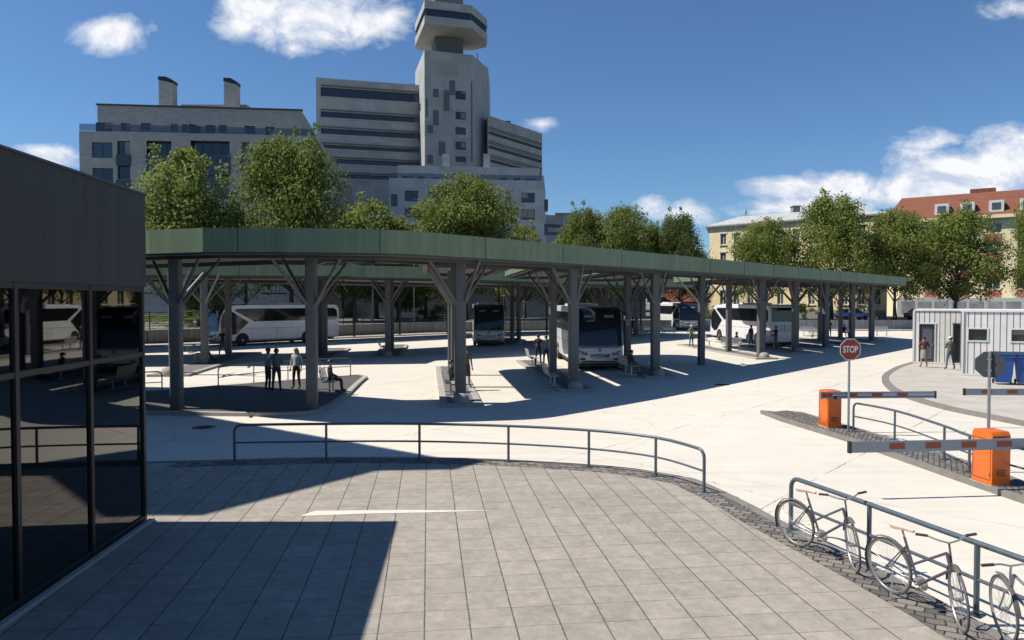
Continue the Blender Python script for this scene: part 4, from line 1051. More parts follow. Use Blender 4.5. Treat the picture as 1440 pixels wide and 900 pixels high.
def make_person(label, x, y, brg, z=.12, pose='stand', top=(.3, .3, .3), legs=(.03, .03, .035), skin='l', hair=(.02, .015, .012), sleeves='long', skirt=None, shoes=(.015, .015, .015),
                hairstyle='short', cap=None, h=1.0, **o):
    t = thing('person', label, 'person', (x, y, z), R(180 - brg))
    t.scale = (h, h, h)
    P = limb_set(pose, o); keys = list(P)
    me = bpy.data.meshes.new('body'); me.from_pydata([P[k][:3] for k in keys], [(keys.index(a), keys.index(b)) for a, b, _ in BONES], [])
    ob = bpy.data.objects.new('tmpbody', me); C.objects.link(ob)
    ob.modifiers.new('s', 'SKIN'); sd = ob.modifiers.new('u', 'SUBSURF'); sd.levels = 1; sd.render_levels = 1
    for i, k in enumerate(keys):
        r = P[k][3]; sv = me.skin_vertices[0].data[i]
        rr = (r, r)
        if k in ('pel', 'che', 'wai', 'upc'): rr = (r * 1.25, r * .88)
        sv.radius = rr; sv.use_root = (k == 'pel')
    bpy.context.view_layer.update()
    dg = bpy.context.evaluated_depsgraph_get()
    m2 = bpy.data.meshes.new_from_object(ob.evaluated_get(dg)); bpy.data.objects.remove(ob); m2.materials.clear()
    skm = SK if skin == 'l' else SKD
    nm = lambda c: 'cloth_%02d_%02d_%02d' % tuple(int(v * 99) for v in c)
    mats = [skm, pmat(nm(top), top), pmat(nm(legs), legs), pmat(nm(shoes), shoes, .5), EYE]
    bm = bmesh.new(); bm.from_mesh(m2)
    segs = [(Vector(P[a][:3]), Vector(P[b][:3]), r) for a, b, r in BONES]
    idx = {'t': 1, 'h': 0, 'a': 1, 'f': 1 if sleeves == 'long' else 0, 'l': 2, 'c': 0 if skirt else 2, 's': 3}
    waz = P['pel'][2] + .03
    for f in bm.faces:
        c = f.calc_center_median(); best = None
        for a, b, r in segs:
            d = b - a; tt = max(0, min(1, (c - a).dot(d) / d.length_squared)); q = (c - a - d * tt).length
            if best is None or q < best[0]: best = (q, r, tt)
        r = best[1]; mi = idx[r]
        if r == 't' and c.z < waz and abs(c.x) < .2: mi = 2
        if r == 'h' and c.z < P['nek'][2] - .035: mi = 1
        f.material_index = mi; f.smooth = True
    # hands: palm, four fingers, thumb ; face: nose, ears, eyes
    def tb(pts, rs, n=6, mi=0):
        mb = MB(); mb.tube(pts, rs, n); vs = [bm.verts.new(v) for v in mb.v]
        for f in mb.f:
            ff = bm.faces.new([vs[i] for i in f]); ff.material_index = mi; ff.smooth = True
    for s, k in ((-1, 'r'), (1, 'l')):
        w = Vector(P['wr' + k][:3]); e = Vector(P['el' + k][:3]); d = (w - e).normalized()
        side = d.cross(Vector((s, .2, .1))).normalized(); nn = side.cross(d).normalized() * (1 if True else -1)
        tb([w - d * .02, w + d * .03, w + d * .085], [.024, .034, .03], 8)
        for q in range(4):
            b0 = w + d * .075 + side * (q - 1.5) * .018; L1 = (.036, .042, .04, .03)[q]
            tb([b0, b0 + d * L1 + nn * .006, b0 + d * (L1 * 1.8) + nn * .022], [.0095, .009, .007], 5)
        b0 = w + d * .02 + side * -.024
        tb([b0, b0 + d * .03 - side * .022, b0 + d * .06 - side * .026 + nn * .01], [.011, .0105, .008], 5)
    hc = Vector(P['hd1'][:3]) + Vector((0, 0, .035))
    tb([hc + Vector((0, -.075, .02)), hc + Vector((0, -.102, -.022)), hc + Vector((0, -.08, -.034))], [.008, .015, .012], 6)
    tb([hc + Vector((-.025, -.083, -.058)), hc + Vector((0, -.09, -.06)), hc + Vector((.025, -.083, -.058))], [.004, .008, .004], 5, 4 if skin != 'l' else 0)
    for s in (-1, 1):
        tb([hc + Vector((s * .078, .0, -.025)), hc + Vector((s * .094, .012, .0)), hc + Vector((s * .084, .008, .03))], [.012, .018, .01], 6)
        tb([hc + Vector((s * .032, -.080, .008)), hc + Vector((s * .032, -.088, .008))], [.013, .008], 6, 4)
    for m in mats: m2.materials.append(m)
    bm.to_mesh(m2); bm.free()
    link(bpy.data.objects.new('body', m2), t)
    # hair
    hm = pmat(nm(hair), hair); hb = MB(); c = hc + Vector((0, .012, .02)); n = 12; rings = 6
    if hairstyle != 'bald':
        vs = []
        for i in range(rings + 1):
            ph = i / rings * R(118)
            for j in range(n):
                a = 2 * math.pi * j / n; front = max(0, -math.sin(a)); p2 = ph * (1 - .42 * front ** 1.5)
                rr = .101 + .006 * math.sin(3 * a + i)
                vs.append(c + Vector((math.sin(p2) * math.cos(a) * rr * .96, math.sin(p2) * math.sin(a) * rr * 1.08, math.cos(p2) * rr)))
        hb.add(vs, [(i * n + j, i * n + (j + 1) % n, (i + 1) * n + (j + 1) % n, (i + 1) * n + j) for i in range(rings) for j in range(n)])
        if hairstyle == 'long': hb.tube([c + Vector((0, .07, .0)), c + Vector((0, .095, -.1)), c + Vector((0, .09, -.22))], [.07, .085, .05], 8)
        if hairstyle == 'pony': hb.tube([c + Vector((0, .09, .05)), c + Vector((0, .16, .05)), c + Vector((0, .17, -.07))], [.025, .035, .015], 8)
        hb.build('hair', hm, t, smooth=True)
    if cap:
        cm = pmat(nm(cap), cap); cb = MB(); cb.lathe([(.106, -.0), (.104, .05), (.08, .09), (.03, .108)], tuple(hc + Vector((0, .005, .02))), 14)
        cb.box(tuple(hc + Vector((0, -.13, .03))), (.13, .1, .012)); cb.build('cap', cm, t, smooth=True)
    if skirt:
        sm = pmat(nm(skirt), skirt); q = MB(); zz = P['pel'][2] + .06
        q.lathe([(.14, zz), (.175, zz - .14), (.19, zz - .5), (.17, zz - .5)], n=16); so = q.build('skirt', sm, t, smooth=True); so.scale = (1, .78, 1)
    return t
def gp(px, py, z=.12): return G(px, py, z)
def P_(label, px, py, brg, **k):
    x, y = gp(px, py, k.get('z', .12)); return make_person(label, x, y, brg, **k)
P_('standing man in light shirt and dark trousers, half hidden behind the man in grey shirt', 377, 549, 100, top=(.36, .4, .45), skin='d', armr='fold', arml='fold')
P_('man in grey shirt seen from behind, talking with two others on the left platform', 389, 551, -20, top=(.16, .17, .19), legs=(.045, .045, .05), skin='d', arml='hip', armr='fold')
P_('woman in pale sweater and brown trousers with long dark hair, facing the two men', 417, 547, 195, top=(.5, .49, .47), legs=(.06, .022, .016), hairstyle='long', h=.97)
def SIT(label, px, py, brg, **k):
    x, y = gp(px, py); a = R(brg); x -= 0; return make_person(label, x, y, brg, pose='sit', armr='lap', arml='lap', **k)
SIT('seated man in dark vest facing right at the edge of the left waiting platform', 464, 551, 90 - BD, top=(.05, .065, .065), sleeves='long')
SIT('seated man in brown jacket with one leg stretched out, far left under the canopy', 284, 508, 90 - BD, top=(.06, .045, .032), legs=(.02, .02, .022), reach=.3)
P_('bald man in black top and tan trousers standing before the nose of the side-on coach', 313, 500, 170, top=(.018, .018, .02), legs=(.24, .17, .1), hairstyle='bald', arml='hip', armr='hip', spread=.05)
SIT('seated man in green camouflage top behind the central column', 634, 551, 88, top=(.035, .05, .035), legs=(.05, .06, .03), sleeves='long')
P_('woman in olive top and short brown skirt standing right behind the central column', 656, 545, 150, top=(.12, .11, .07), legs=(.10, .045, .03), skirt=(.09, .04, .03), sleeves='short', h=.97)
P_('distant dark clad person standing left of the central column', 634, 488, 160, top=(.02, .02, .022), z=0)
P_('man in black shirt and black trousers seen from behind, left of the nearest coach', 757, 513, 10, top=(.02, .022, .025), legs=(.012, .012, .014), sleeves='short', armr='fold', arml='fold')
P_('man in light blue shirt and jeans beside the man in black', 768, 515.5, -15, top=(.2, .28, .38), legs=(.05, .08, .14), armr='fold', arml='fold', sleeves='short')
SIT('seated woman with ponytail in brown top, right of the nearest coach', 886, 527, 80, top=(.1, .05, .035), legs=(.2, .18, .14), hairstyle='pony', h=.95, lean=.06)
P_('man in white cap, olive shirt and jeans standing alone at a platform tip', 972, 488, 160, top=(.16, .18, .08), legs=(.05, .08, .14), cap=(.6, .58, .52), arml='hip', armr='hip')
SIT('seated dark figure facing left near the coach seen from behind', 1036, 491, -95, top=(.02, .02, .022))
P_('person in black top and blue shorts beside a column at the rear-facing coach', 1056, 488.5, 150, top=(.015, .015, .018), legs=(.06, .1, .18), sleeves='short')
P_('man in dark jacket and tan trousers stretching one arm out to the left', 1091, 491, -100, top=(.015, .018, .025), legs=(.16, .11, .06), armr='out', arml='out')
P_('person in black standing between two distant columns on the right', 1166, 474, 190, top=(.012, .012, .014), arml='fold', armr='fold')
SIT('seated dark figure in front of the blue car, far right of the canopy', 1187, 474, 170, top=(.03, .03, .04))
P_('lone dark figure far back between the nearest and the most distant coach', 889.5, 470, 180, top=(.02, .02, .025))
P_('woman in brown red top and beige skirt seen from behind at the cabin door', 1299, 516.5, 15, top=(.10, .045, .03), legs=(.3, .27, .24), skirt=(.30, .27, .24), sleeves='short', arml='fold', h=.97)
P_('man in white cap, olive top and blue jeans at the second cabin door', 1336, 519.5, 5, top=(.13, .14, .085), legs=(.075, .11, .17), cap=(.6, .58, .5), arml='fold', armr='fold', spread=.05)
# ================================================================ buildings
def on_face(px, py, P0, u):
    k = (px - 720) / F; v = (450 - py) / F
    d = Vector((k, math.cos(PITCH) + v * math.sin(PITCH), -math.sin(PITCH) + v * math.cos(PITCH)))
    # t*d.xy = P0 + s*u
    det = d.x * (-u[1]) + u[0] * d.y
    t = (P0[0] * (-u[1]) + u[0] * P0[1]) / det
    s = (d.x * P0[1] - d.y * P0[0]) / det * 1.0
    x, y = t * d.x, t * d.y
    s = (x - P0[0]) * u[0] + (y - P0[1]) * u[1]
    return s, H + t * d.z
class Face:
    """vertical wall face with real openings; P0->P1 runs left to right seen from outside"""
    def __init__(s, P0, P1, z0, z1):
        s.P0 = Vector(P0[:2]); s.P1 = Vector(P1[:2]); s.u = (s.P1 - s.P0).normalized(); s.W = (s.P1 - s.P0).length
        s.n = Vector((s.u.y, -s.u.x)); s.z0 = z0; s.z1 = z1; s.op = []
    def px(s, x0, y0, x1, y1):
        a = on_face(x0, (y0 + y1) / 2, s.P0, s.u)[0]; b = on_face(x1, (y0 + y1) / 2, s.P0, s.u)[0]
        xm = (x0 + x1) / 2
        return (a, b, on_face(xm, y1, s.P0, s.u)[1], on_face(xm, y0, s.P0, s.u)[1])
    def P(s, a, z, d=0.0):
        q = s.P0 + s.u * a + s.n * d; return (q.x, q.y, z)
    def wall(s, mb, depth=.25):
        us = sorted({0.0, s.W} | {round(min(max(v, 0), s.W), 3) for o in s.op for v in o[:2]}); zs = sorted({s.z0, s.z1} | {round(min(max(v, s.z0), s.z1), 3) for o in s.op for v in o[2:4]})
        for i in range(len(us) - 1):
            for j in range(len(zs) - 1):
                cu_, cz = (us[i] + us[i + 1]) / 2, (zs[j] + zs[j + 1]) / 2
                if any(o[0] < cu_ < o[1] and o[2] < cz < o[3] for o in s.op): continue
                mb.add([s.P(us[i], zs[j]), s.P(us[i + 1], zs[j]), s.P(us[i + 1], zs[j + 1]), s.P(us[i], zs[j + 1])], [(0, 1, 2, 3)])
        for a, b, c, d in s.op:
            a = max(a, 0); b = min(b, s.W); c = max(c, s.z0); d = min(d, s.z1)
            f = [s.P(a, c), s.P(b, c), s.P(b, d), s.P(a, d)]; g = [s.P(a, c, -depth), s.P(b, c, -depth), s.P(b, d, -depth), s.P(a, d, -depth)]
            mb.add(f + g, [(0, 4, 5, 1), (1, 5, 6, 2), (2, 6, 7, 3), (3, 7, 4, 0)])
    def window(s, root, o, glass, frame, depth=.22, cols=2, rows=1, fw=.07, name='window', panes=True):
        a, b, c, d = o
        mb = MB(); e = -depth + .03
        def bar(a0, b0, c0, d0):
            ctr = s.P((a0 + b0) / 2, (c0 + d0) / 2, e); mb.box(ctr, (b0 - a0, .06, d0 - c0), math.atan2(s.u.y, s.u.x))
        bar(a, b, c, c + fw); bar(a, b, d - fw, d); bar(a, a + fw, c + fw, d - fw); bar(b - fw, b, c + fw, d - fw)
        for k in range(1, cols): x = a + (b - a) * k / cols; bar(x - fw / 2, x + fw / 2, c + fw, d - fw)
        wo = mb.build(name, frame, root)
        hsh = (int(a * 31 + c * 57) * 2654435761) % 97
        if glass is M['wingl'] and hsh < 30: glass = M['wingl2']
        if cols <= 3 and hsh % 5 < 2:
            bd = MB(); q_ = d - (d - c) * (.25 + (hsh % 7) * .09); a2 = a if hsh % 2 else (a + b) / 2; b2 = b if hsh % 3 else (a + b) / 2 + .01
            if b2 - a2 > .2: bd.add([s.P(a2 + fw, q_, -depth + .012), s.P(b2 - fw, q_, -depth + .012), s.P(b2 - fw, d - fw, -depth + .012), s.P(a2 + fw, d - fw, -depth + .012)], [(0, 1, 2, 3)]); bd.build('blind', M['blind'], wo)
        g = MB(); g.add([s.P(a, c, -depth), s.P(b, c, -depth), s.P(b, d, -depth), s.P(a, d, -depth)], [(0, 1, 2, 3)]); g.build('pane', glass, wo)
        return wo
def shell(root, name, m, faces, top, roofm=None, z=None):
    mb = MB()
    for f in faces: f.wall(mb)
    o = mb.build(name, m, root)
    pts = [tuple(f.P0) for f in faces]; 
    mb = MB(); mb.add([(p[0], p[1], top) for p in pts], [tuple(range(len(pts)))]); mb.build('roof_deck', roofm or m, root)
    return o
def XY(px, Y): return ((px - 720) / F * Y, Y)
def footprint(*p): return [Vector(q) for q in p]
def prism_faces(P, z0, z1):     # P counter-clockwise seen from above -> outward faces
    return [Face(P[i], P[(i + 1) % len(P)], z0, z1) for i in range(len(P))]
# ---- grey brick apartment block
ap = thing('apartment_block', 'shaded grey brick apartment block on the left with two tall chimneys', 'building', (0, 0, 0))
A0 = Vector(XY(115, 112)); A1 = Vector(XY(441, 115.5)); A2 = Vector(XY(476, 162)); A3 = A2 + Vector((-45, -2)); 
zt = on_face(200, 186, A0, (A1 - A0).normalized())[1]
fs = prism_faces([A0, A1, A2, A3], TZ, zt)
f = fs[0]
wn = [f.px(*r) for r in ((129, 200, 158, 222), (130, 236, 159, 258), (133, 272, 160, 292), (165, 198, 183, 252), (165, 258, 183, 285), (206, 198, 241, 236), (206, 243, 241, 280), (268, 198, 323, 238), (268, 245, 323, 280), (339, 200, 350, 240), (352, 240, 372, 262), (365, 200, 400, 236))]
f.op = wn
g = fs[1]
gw = [g.px(*r) for r in ((446, 214, 470, 250),)]
shell(ap, 'wall', M['gbrick'], fs, zt)
for i, o in enumerate(wn):
    f.window(ap, o, M['wingl'], M['framed'], depth=.25 if i < 3 else 1.0 if i in (5, 6, 7, 8, 11) else .4, cols=2 if i < 3 else 4 if i in (5, 6, 7, 8, 11) else 1, fw=.09)
# dark balcony fronts
for r in ((164, 218, 184, 233), (206, 218, 242, 243), (267, 217, 324, 245), (338, 222, 351, 240), (164, 253, 184, 268)):
    a, b, c, d = f.px(*r); m = MB(); m.box(f.P((a + b) / 2, (c + d) / 2, .12), (b - a, .2, d - c), math.atan2(f.u.y, f.u.x)); m.build('balcony_front', M['wingl'], ap)
# roof terrace balustrade
m = MB(); a, b, c, d = f.px(115, 177, 441, 187)
m.add([f.P(0, c, -.1), f.P(f.W, c, -.1), f.P(f.W, c + 1.05, -.1), f.P(0, c + 1.05, -.1)], [(0, 1, 2, 3)])
m.add([g.P(0, c, -.1), g.P(g.W, c, -.1), g.P(g.W, c + 1.05, -.1), g.P(0, c + 1.05, -.1)], [(0, 1, 2, 3)]); m.build('glass_balustrade', M['balglass'], ap)
# set-back top floor
B0 = A0 + Vector((1.6, 2.2)); B1 = Vector(XY(426, 117.6)); B2 = Vector(XY(470, 160)); B3 = A3 + Vector((4, -2))
ub = (B1 - B0).normalized(); zp = on_face(180, 149, B0, ub)[1]
pf = prism_faces([B0, B1, B2, B3], zt, zp); q = pf[0]
pw = [q.px(*r) for r in ((134, 172, 158, 187), (170, 173, 183, 184), (198, 173, 212, 184), (240, 174, 250, 185), (256, 175, 265, 186), (289, 176, 303, 187), (308, 176, 319, 187), (344, 177, 359, 188), (373, 178, 386, 190))]
pw = [(a, b, max(c, zt + .1), d) for a, b, c, d in pw]; q.op = pw
shell(ap, 'top_floor_wall', M['gbrick'], pf, zp)
for o in pw: q.window(ap, o, M['wingl'], M['framed'], cols=1)
m = MB(); m.box(((B0.x + B1.x) / 2, (B0.y + B1.y) / 2 + .1, zp + .1), ((B1 - B0).length + .3, .7, .22), math.atan2(ub.y, ub.x)); m.build('coping', M['framed'], ap)
# sloping glass screen on the terrace
for px, yt in ((265, 167),):
    s0 = on_face(px, 186, A0, f.u); m = MB(); p = Vector(f.P(s0[0], zt, -.3))
    m.prism([(p.x, p.y), (p.x + .06, p.y), (p.x + .9, p.y + 2), (p.x + .84, p.y + 2)], zt, zt + 1.6); m.build('glass_screen', M['balglass'], ap)
for px0, px1, yt, Yc in ((227, 246, 108, 121), (318, 335, 110, 121)):
    x0, x1 = XY(px0, Yc)[0], XY(px1, Yc)[0]; zc = at(px0, yt + 4, Yc).z
    m = MB(); m.box(((x0 + x1) / 2, Yc + .9, (zp + zc) / 2 - .5), (x1 - x0, 1.8, zc - zp + 1)); ch = m.build('chimney', M['gbrick'], ap)
    m = MB(); xm = (x1 - x0) / 2 + .06
    m.add([((x0 + x1) / 2 + sx * xm, Yc + .9 + sy, z) for sx, sy, z in ((-1, -.96, zc), (1, -.96, zc - .55), (1, .96, zc - .55), (-1, .96, zc), (-1, -.96, zc + .55), (.1, -.96, zc + .5), (1, -.96, zc - .02), (1, .96, zc - .02), (.1, .96, zc + .5), (-1, .96, zc + .55))],
          [(0, 1, 6, 5, 4), (3, 9, 8, 7, 2), (0, 4, 9, 3), (1, 2, 7, 6), (4, 5, 8, 9), (5, 6, 7, 8), (0, 3, 2, 1)]); m.build('chimney_cap', M['black'], ch)
m = MB(); x0 = XY(258, 124)[0]; x1 = XY(350, 124)[0]; zq = at(300, 147, 124).z; m.box(((x0 + x1) / 2, 126, (zp + zq) / 2), (x1 - x0, 4, zq - zp)); m.build('roof_plant_room', M['gbrick'], ap)
# ---- tower complex
tw = thing('tower', 'tall grey concrete tower with an overhanging octagonal top storey', 'tower', (0, 0, 0))
T0 = [Vector(XY(598, 165)), Vector(XY(664.5, 168.5)), Vector(XY(686.5, 178)), Vector(XY(686.5, 178)) + Vector((0, 18)), Vector(XY(585, 181)) + Vector((0, 12)), Vector(XY(585, 181))]
zT = on_face(598, 70, T0[0], (T0[1] - T0[0]).normalized())[1]
tf = prism_faces(T0, TZ, zT); f = tf[0]
tf[1].z1 = zT - .0
wins = [f.px(640.5, y0, 655, y1) for y0, y1 in ((128, 140), (157.5, 168), (179, 189.5), (199.5, 210.5), (220, 228), (252, 262), (283, 294))]
f.op = wins; f2 = tf[5]
shell(tw, 'shaft_wall', M['conc'], tf, zT)
for o in wins: f.window(tw, o, M['wingl'], M['framed'], cols=3, fw=.12)
for r in ((609, 125, 617, 137), (624, 127, 632, 156), (632, 113, 640, 134), (609, 155, 617, 176), (601, 176, 609, 187), (599, 138, 601.5, 164), (617, 199, 626, 219), (601, 218, 609, 230)):
    a, b, c, d = f.px(*r); m = MB(); m.box(f.P((a + b) / 2, (c + d) / 2, .02), (b - a, .1, d - c), math.atan2(f.u.y, f.u.x)); m.build('dark_panel', M['concdark'], tw)
a, b, c, d = f.px(662.5, 115, 664.3, 228); m = MB(); m.box(f.P((a + b) / 2, (c + d) / 2, .02), (b - a, .12, d - c), math.atan2(f.u.y, f.u.x)); m.build('dark_slot', M['concdark'], tw)
for k in range(5):
    z = 58 - 9 - k * 7; g = tf[5]; m = MB(); m.box(g.P(g.W * .55, z, .05), (1.2, .3, 1.4), math.atan2(g.u.y, g.u.x)); m.build('slit_window', M['wingl'], tw)
cen = sum((p for p in T0), Vector((0, 0))) / 6
def scaled(P, k, c): return [c + (p - c) * k for p in P]
nk = [Vector(XY(613, 168.5)), Vector(XY(652, 170)), Vector(XY(652, 176.5)), Vector(XY(608, 175.5))]
m = MB(); m.prism([tuple(p) for p in nk], zT, zT + 7); m.build('neck', M['concdark'], tw)
D0 = [Vector(XY(598.2, 161)), Vector(XY(664, 164)), Vector(XY(685.5, 172)), Vector(XY(684, 176)), Vector(XY(662, 178.5)), Vector(XY(608, 178.5)), Vector(XY(588, 178)), Vector(XY(585, 175))]
u0 = (D0[1] - D0[0]).normalized(); z1 = on_face(598.2, 33, D0[0], u0)[1]; z4 = on_face(598.2, 0, D0[0], u0)[1]; za = on_face(598.2, 21.5, D0[0], u0)[1]; zb = on_face(598.2, 11, D0[0], u0)[1]
m = MB(); m.prism([tuple(p) for p in D0], z1, za); m.prism([tuple(p) for p in D0], zb, z4); m.build('top_storey_wall', M['conc'], tw)
m = MB(); m.prism([tuple(p) for p in scaled(D0, .965, sum(D0, Vector((0, 0))) / 8)], za, zb); m.build('ribbon_window', M['wingl'], tw)
m = MB()
for i in range(8):
    p, q2 = D0[i], D0[(i + 1) % 8]
    for k in range(1, 9):
        c = p.lerp(q2, k / 9); c = c + (sum(D0, Vector((0, 0))) / 8 - c) * .03; m.box((c.x, c.y, (za + zb) / 2), (.14, .14, zb - za))
m.build('mullion', M['framed'], tw)
m = MB(); m.prism([tuple(p) for p in nk], z4, z4 + 7); m.build('plant_room', M['concdark'], tw)
m = MB(); p = at(668, 85, 170); 
m.tube([(p.x + .4, 174, zT), (p.x + .4, 174, zT + 2.2)], .12, 6); m.build('mast', M['galv'], tw)
def ribbon_slab(label, name, P, zt_px, m_, bands, sub=None):
    pass
ls = thing('office_slab', 'broad grey office slab with long window bands, left of the tall tower', 'building', (0, 0, 0))
L0 = [Vector(XY(446.5, 168)), Vector(XY(593, 174)), Vector(XY(593, 174)) + Vector((0, 16)), Vector(XY(444.5, 178)) + Vector((0, 6))]
zl = on_face(447, 109, L0[0], (L0[1] - L0[0]).normalized())[1]
lf = prism_faces(L0, TZ, zl); f = lf[0]; f.op = [f.px(451, y0, 589, y1) for y0, y1 in ((127, 139.5), (160.5, 168.5), (184, 191.5), (206.5, 211.5), (225.5, 232), (246.5, 252))]
shell(ls, 'wall', M['conc'], lf, zl)
for i, o in enumerate(f.op):
    f.window(ls, o, M['wingl'], M['framed'], cols=22, fw=.14, depth=.4, name='ribbon_window')
    a, b, c, d = o; m = MB(); m.box(f.P((a + b) / 2, d + .35, .12), (b - a, .3, .25), math.atan2(f.u.y, f.u.x)); m.build('ledge', M['concdark'], ls)
    m = MB(); m.box(f.P((a + b) / 2, c - .25, .05), (b - a, .14, .2), math.atan2(f.u.y, f.u.x)); m.build('sill', M['concw'], ls)
m = MB(); p = at(583, 117, 176)
for dx in (-1.2, .6, 2.0):
    for dz in (0, .5, 1): m.box((p.x + dx + .6, 177, zl + .2 + dz), (1.1, .08, .08))
    m.box((p.x + dx, 177, zl + .6), (.08, .08, 1.3))
m.build('roof_ladder_frame', M['framed'], ls)
rs = thing('office_slab', 'grey office wing receding to the right of the tall tower', 'building', (0, 0, 0))
R0 = [Vector(XY(686, 172)), Vector(XY(762, 191)), Vector(XY(762, 191)) + Vector((-2, 16)), Vector(XY(686, 172)) + Vector((-2, 18))]
zr = on_face(686.5, 162, R0[0], (R0[1] - R0[0]).normalized())[1]
rf = prism_faces(R0, TZ, zr); f = rf[0]
def bandz(ya, yb):
    s0 = on_face(687, ya, f.P0, f.u); s1 = on_face(687, yb, f.P0, f.u); return (.3, f.W - .3, s1[1], s0[1])
f.op = [bandz(184, 188.5), bandz(204, 208.5), bandz(223, 227.5), bandz(242, 246), bandz(261, 266)]
shell(rs, 'wall', M['conc'], rf, zr)
for o in f.op:
    f.window(rs, o, M['wingl'], M['framed'], cols=20, fw=.3, depth=.4, name='ribbon_window')
    for dz in (.45, .95): m = MB(); m.box(f.P(f.W / 2, o[3] + dz, .1), (f.W - .4, .25, .14), math.atan2(f.u.y, f.u.x)); m.build('ledge', M['concdark'], rs)
m = MB(); c = at(706, 163, 182); m.box((c.x, 186, zr + .8), (4.2, 3, 1.8)); m.build('roof_plant_room', M['concdark'], rs)
# ---- paler block in front of the tower
fb = thing('apartment_block', 'lower pale grey apartment block standing before the tower, square windows', 'building', (0, 0, 0))
Q0 = [Vector(XY(548, 131)), Vector(XY(765, 134)), Vector(XY(767, 146)), Vector(XY(548, 131)) + Vector((0, 14))]
zq = on_face(640, 252, Q0[0], (Q0[1] - Q0[0]).normalized())[1]
qf = prism_faces(Q0, TZ, zq); f = qf[0]
f.op = [f.px(*r) for r in ((569, 268, 588, 283), (569, 292, 588, 306), (602, 262, 620, 285), (711, 269, 717, 300), (733, 271, 752, 285), (733, 294.5, 752, 309), (550, 273, 559, 290), (640, 268, 660, 284), (676, 268, 695, 284), (733, 318, 752, 330), (569, 316, 588, 330))]
shell(fb, 'wall', M['concw'], qf, zq)
for o in f.op: f.window(fb, o, M['wingl'], M['framed'], cols=2)
W0 = [Vector(XY(560, 132.5)), Vector(XY(759, 135.5)), Vector(XY(759, 135.5)) + Vector((0, 9)), Vector(XY(560, 132.5)) + Vector((0, 9))]
zw = on_face(640, 234, W0[0], (W0[1] - W0[0]).normalized())[1]
wf = prism_faces(W0, zq, zw); f = wf[0]
f.op = [f.px(*r) for r in ((565, 247, 581, 257.5), (587, 248, 597, 258), (608, 249, 618, 258), (703, 250, 713, 259), (722, 250, 732, 260), (738, 251, 753, 261))]
shell(fb, 'top_floor_wall', M['concw'], wf, zw)
for o in f.op: f.window(fb, (o[0], o[1], max(o[2], zq + .1), o[3]), M['wingl'], M['framed'], cols=1)
g = qf[0]; m = MB(); m.add([g.P(0, zq, -.1), g.P(g.W, zq, -.1), g.P(g.W, zq + .95, -.1), g.P(0, zq + .95, -.1)], [(0, 1, 2, 3)]); m.build('glass_balustrade', M['balglass'], fb)
m = MB(); x0 = XY(767, 136)[0]
for z in (8, 12.5, 17, 21.5): m.box((x0 + .0, 137, z), (.9, 2.6, 2.0))
m.build('balcony_front', M['wingl'], fb)
for px in (626, 684):
    m = MB(); p = at(px, 215, 134.5); m.box((p.x, 136, (zw + p.z) / 2), (1.2, 1.2, p.z - zw)); m.build('roof_flue', M['concw'], fb)
# ---- far block
fr = thing('office_block', 'distant grey office block just right of the tower group', 'building', (0, 0, 0))
S0 = [Vector(XY(760, 212)), Vector(XY(812, 220)), Vector(XY(812, 220)) + Vector((0, 14)), Vector(XY(760, 212)) + Vector((0, 14))]
zs = on_face(770, 302, S0[0], (S0[1] - S0[0]).normalized())[1]; sf = prism_faces(S0, TZ, zs); f = sf[0]
f.op = [f.px(768, 316, 806, 320.5), f.px(768, 327, 806, 331)]
shell(fr, 'wall', M['conc'], sf, zs)
for o in f.op: f.window(fr, o, M['wingl'], M['framed'], cols=12, fw=.25, name='ribbon_window')
m = MB(); p = at(795, 297, 222); m.box((p.x, 225, zs + .6), (6, 4, 2.2)); m.build('roof_plant_room', M['concdark'], fr)
# ---- yellow house with pale grey roof
yh = thing('house', 'yellow rendered house with pale grey hipped roof and grey chimney', 'building', (0, 0, 0))
Y0 = [Vector(XY(997, 119)), Vector(XY(1247, 101)), Vector(XY(1247, 101)) + Vector((3, 11)), Vector(XY(997, 118)) + Vector((3, 11))]
ze = on_face(998, 318.5, Y0[0], (Y0[1] - Y0[0]).normalized())[1]
yf = prism_faces(Y0, TZ, ze); f = yf[0]
cols = [1017, 1036, 1056, 1077, 1098, 1120, 1142, 1165, 1188, 1212, 1234]
f.op = []
hs = [(ze - 3.1, ze - 1.35), (ze - 6.1, ze - 4.35), (ze - 9.2, ze - 7.4), (ze - 12.6, ze - 10.4)]
for c in cols:
    s0 = on_face(c, 340, f.P0, f.u)[0]
    for a, b in hs: f.op.append((s0 - .48, s0 + .48, a, b))
shell(yh, 'wall', M['yellow'], yf, ze)
for o in f.op:
    wo = f.window(yh, o, M['winglb'], M['frame'], cols=2, fw=.09)
    m = MB(); m.box(f.P((o[0] + o[1]) / 2, o[2] - .08, .05), (1.3, .22, .1), math.atan2(f.u.y, f.u.x)); m.box(f.P((o[0] + o[1]) / 2, o[3] + .12, .03), (1.3, .1, .2), math.atan2(f.u.y, f.u.x)); m.build('sill', M['frame'], wo)
m = MB(); m.box(f.P(f.W / 2, TZ + .6, .06), (f.W, .14, 1.2), math.atan2(f.u.y, f.u.x)); m.build('plinth', M['plinth'], yh)
m = MB(); m.box(f.P(f.W / 2, ze - .1, .2), (f.W + .8, .5, .22), math.atan2(f.u.y, f.u.x)); m.build('cornice', M['frame'], yh)
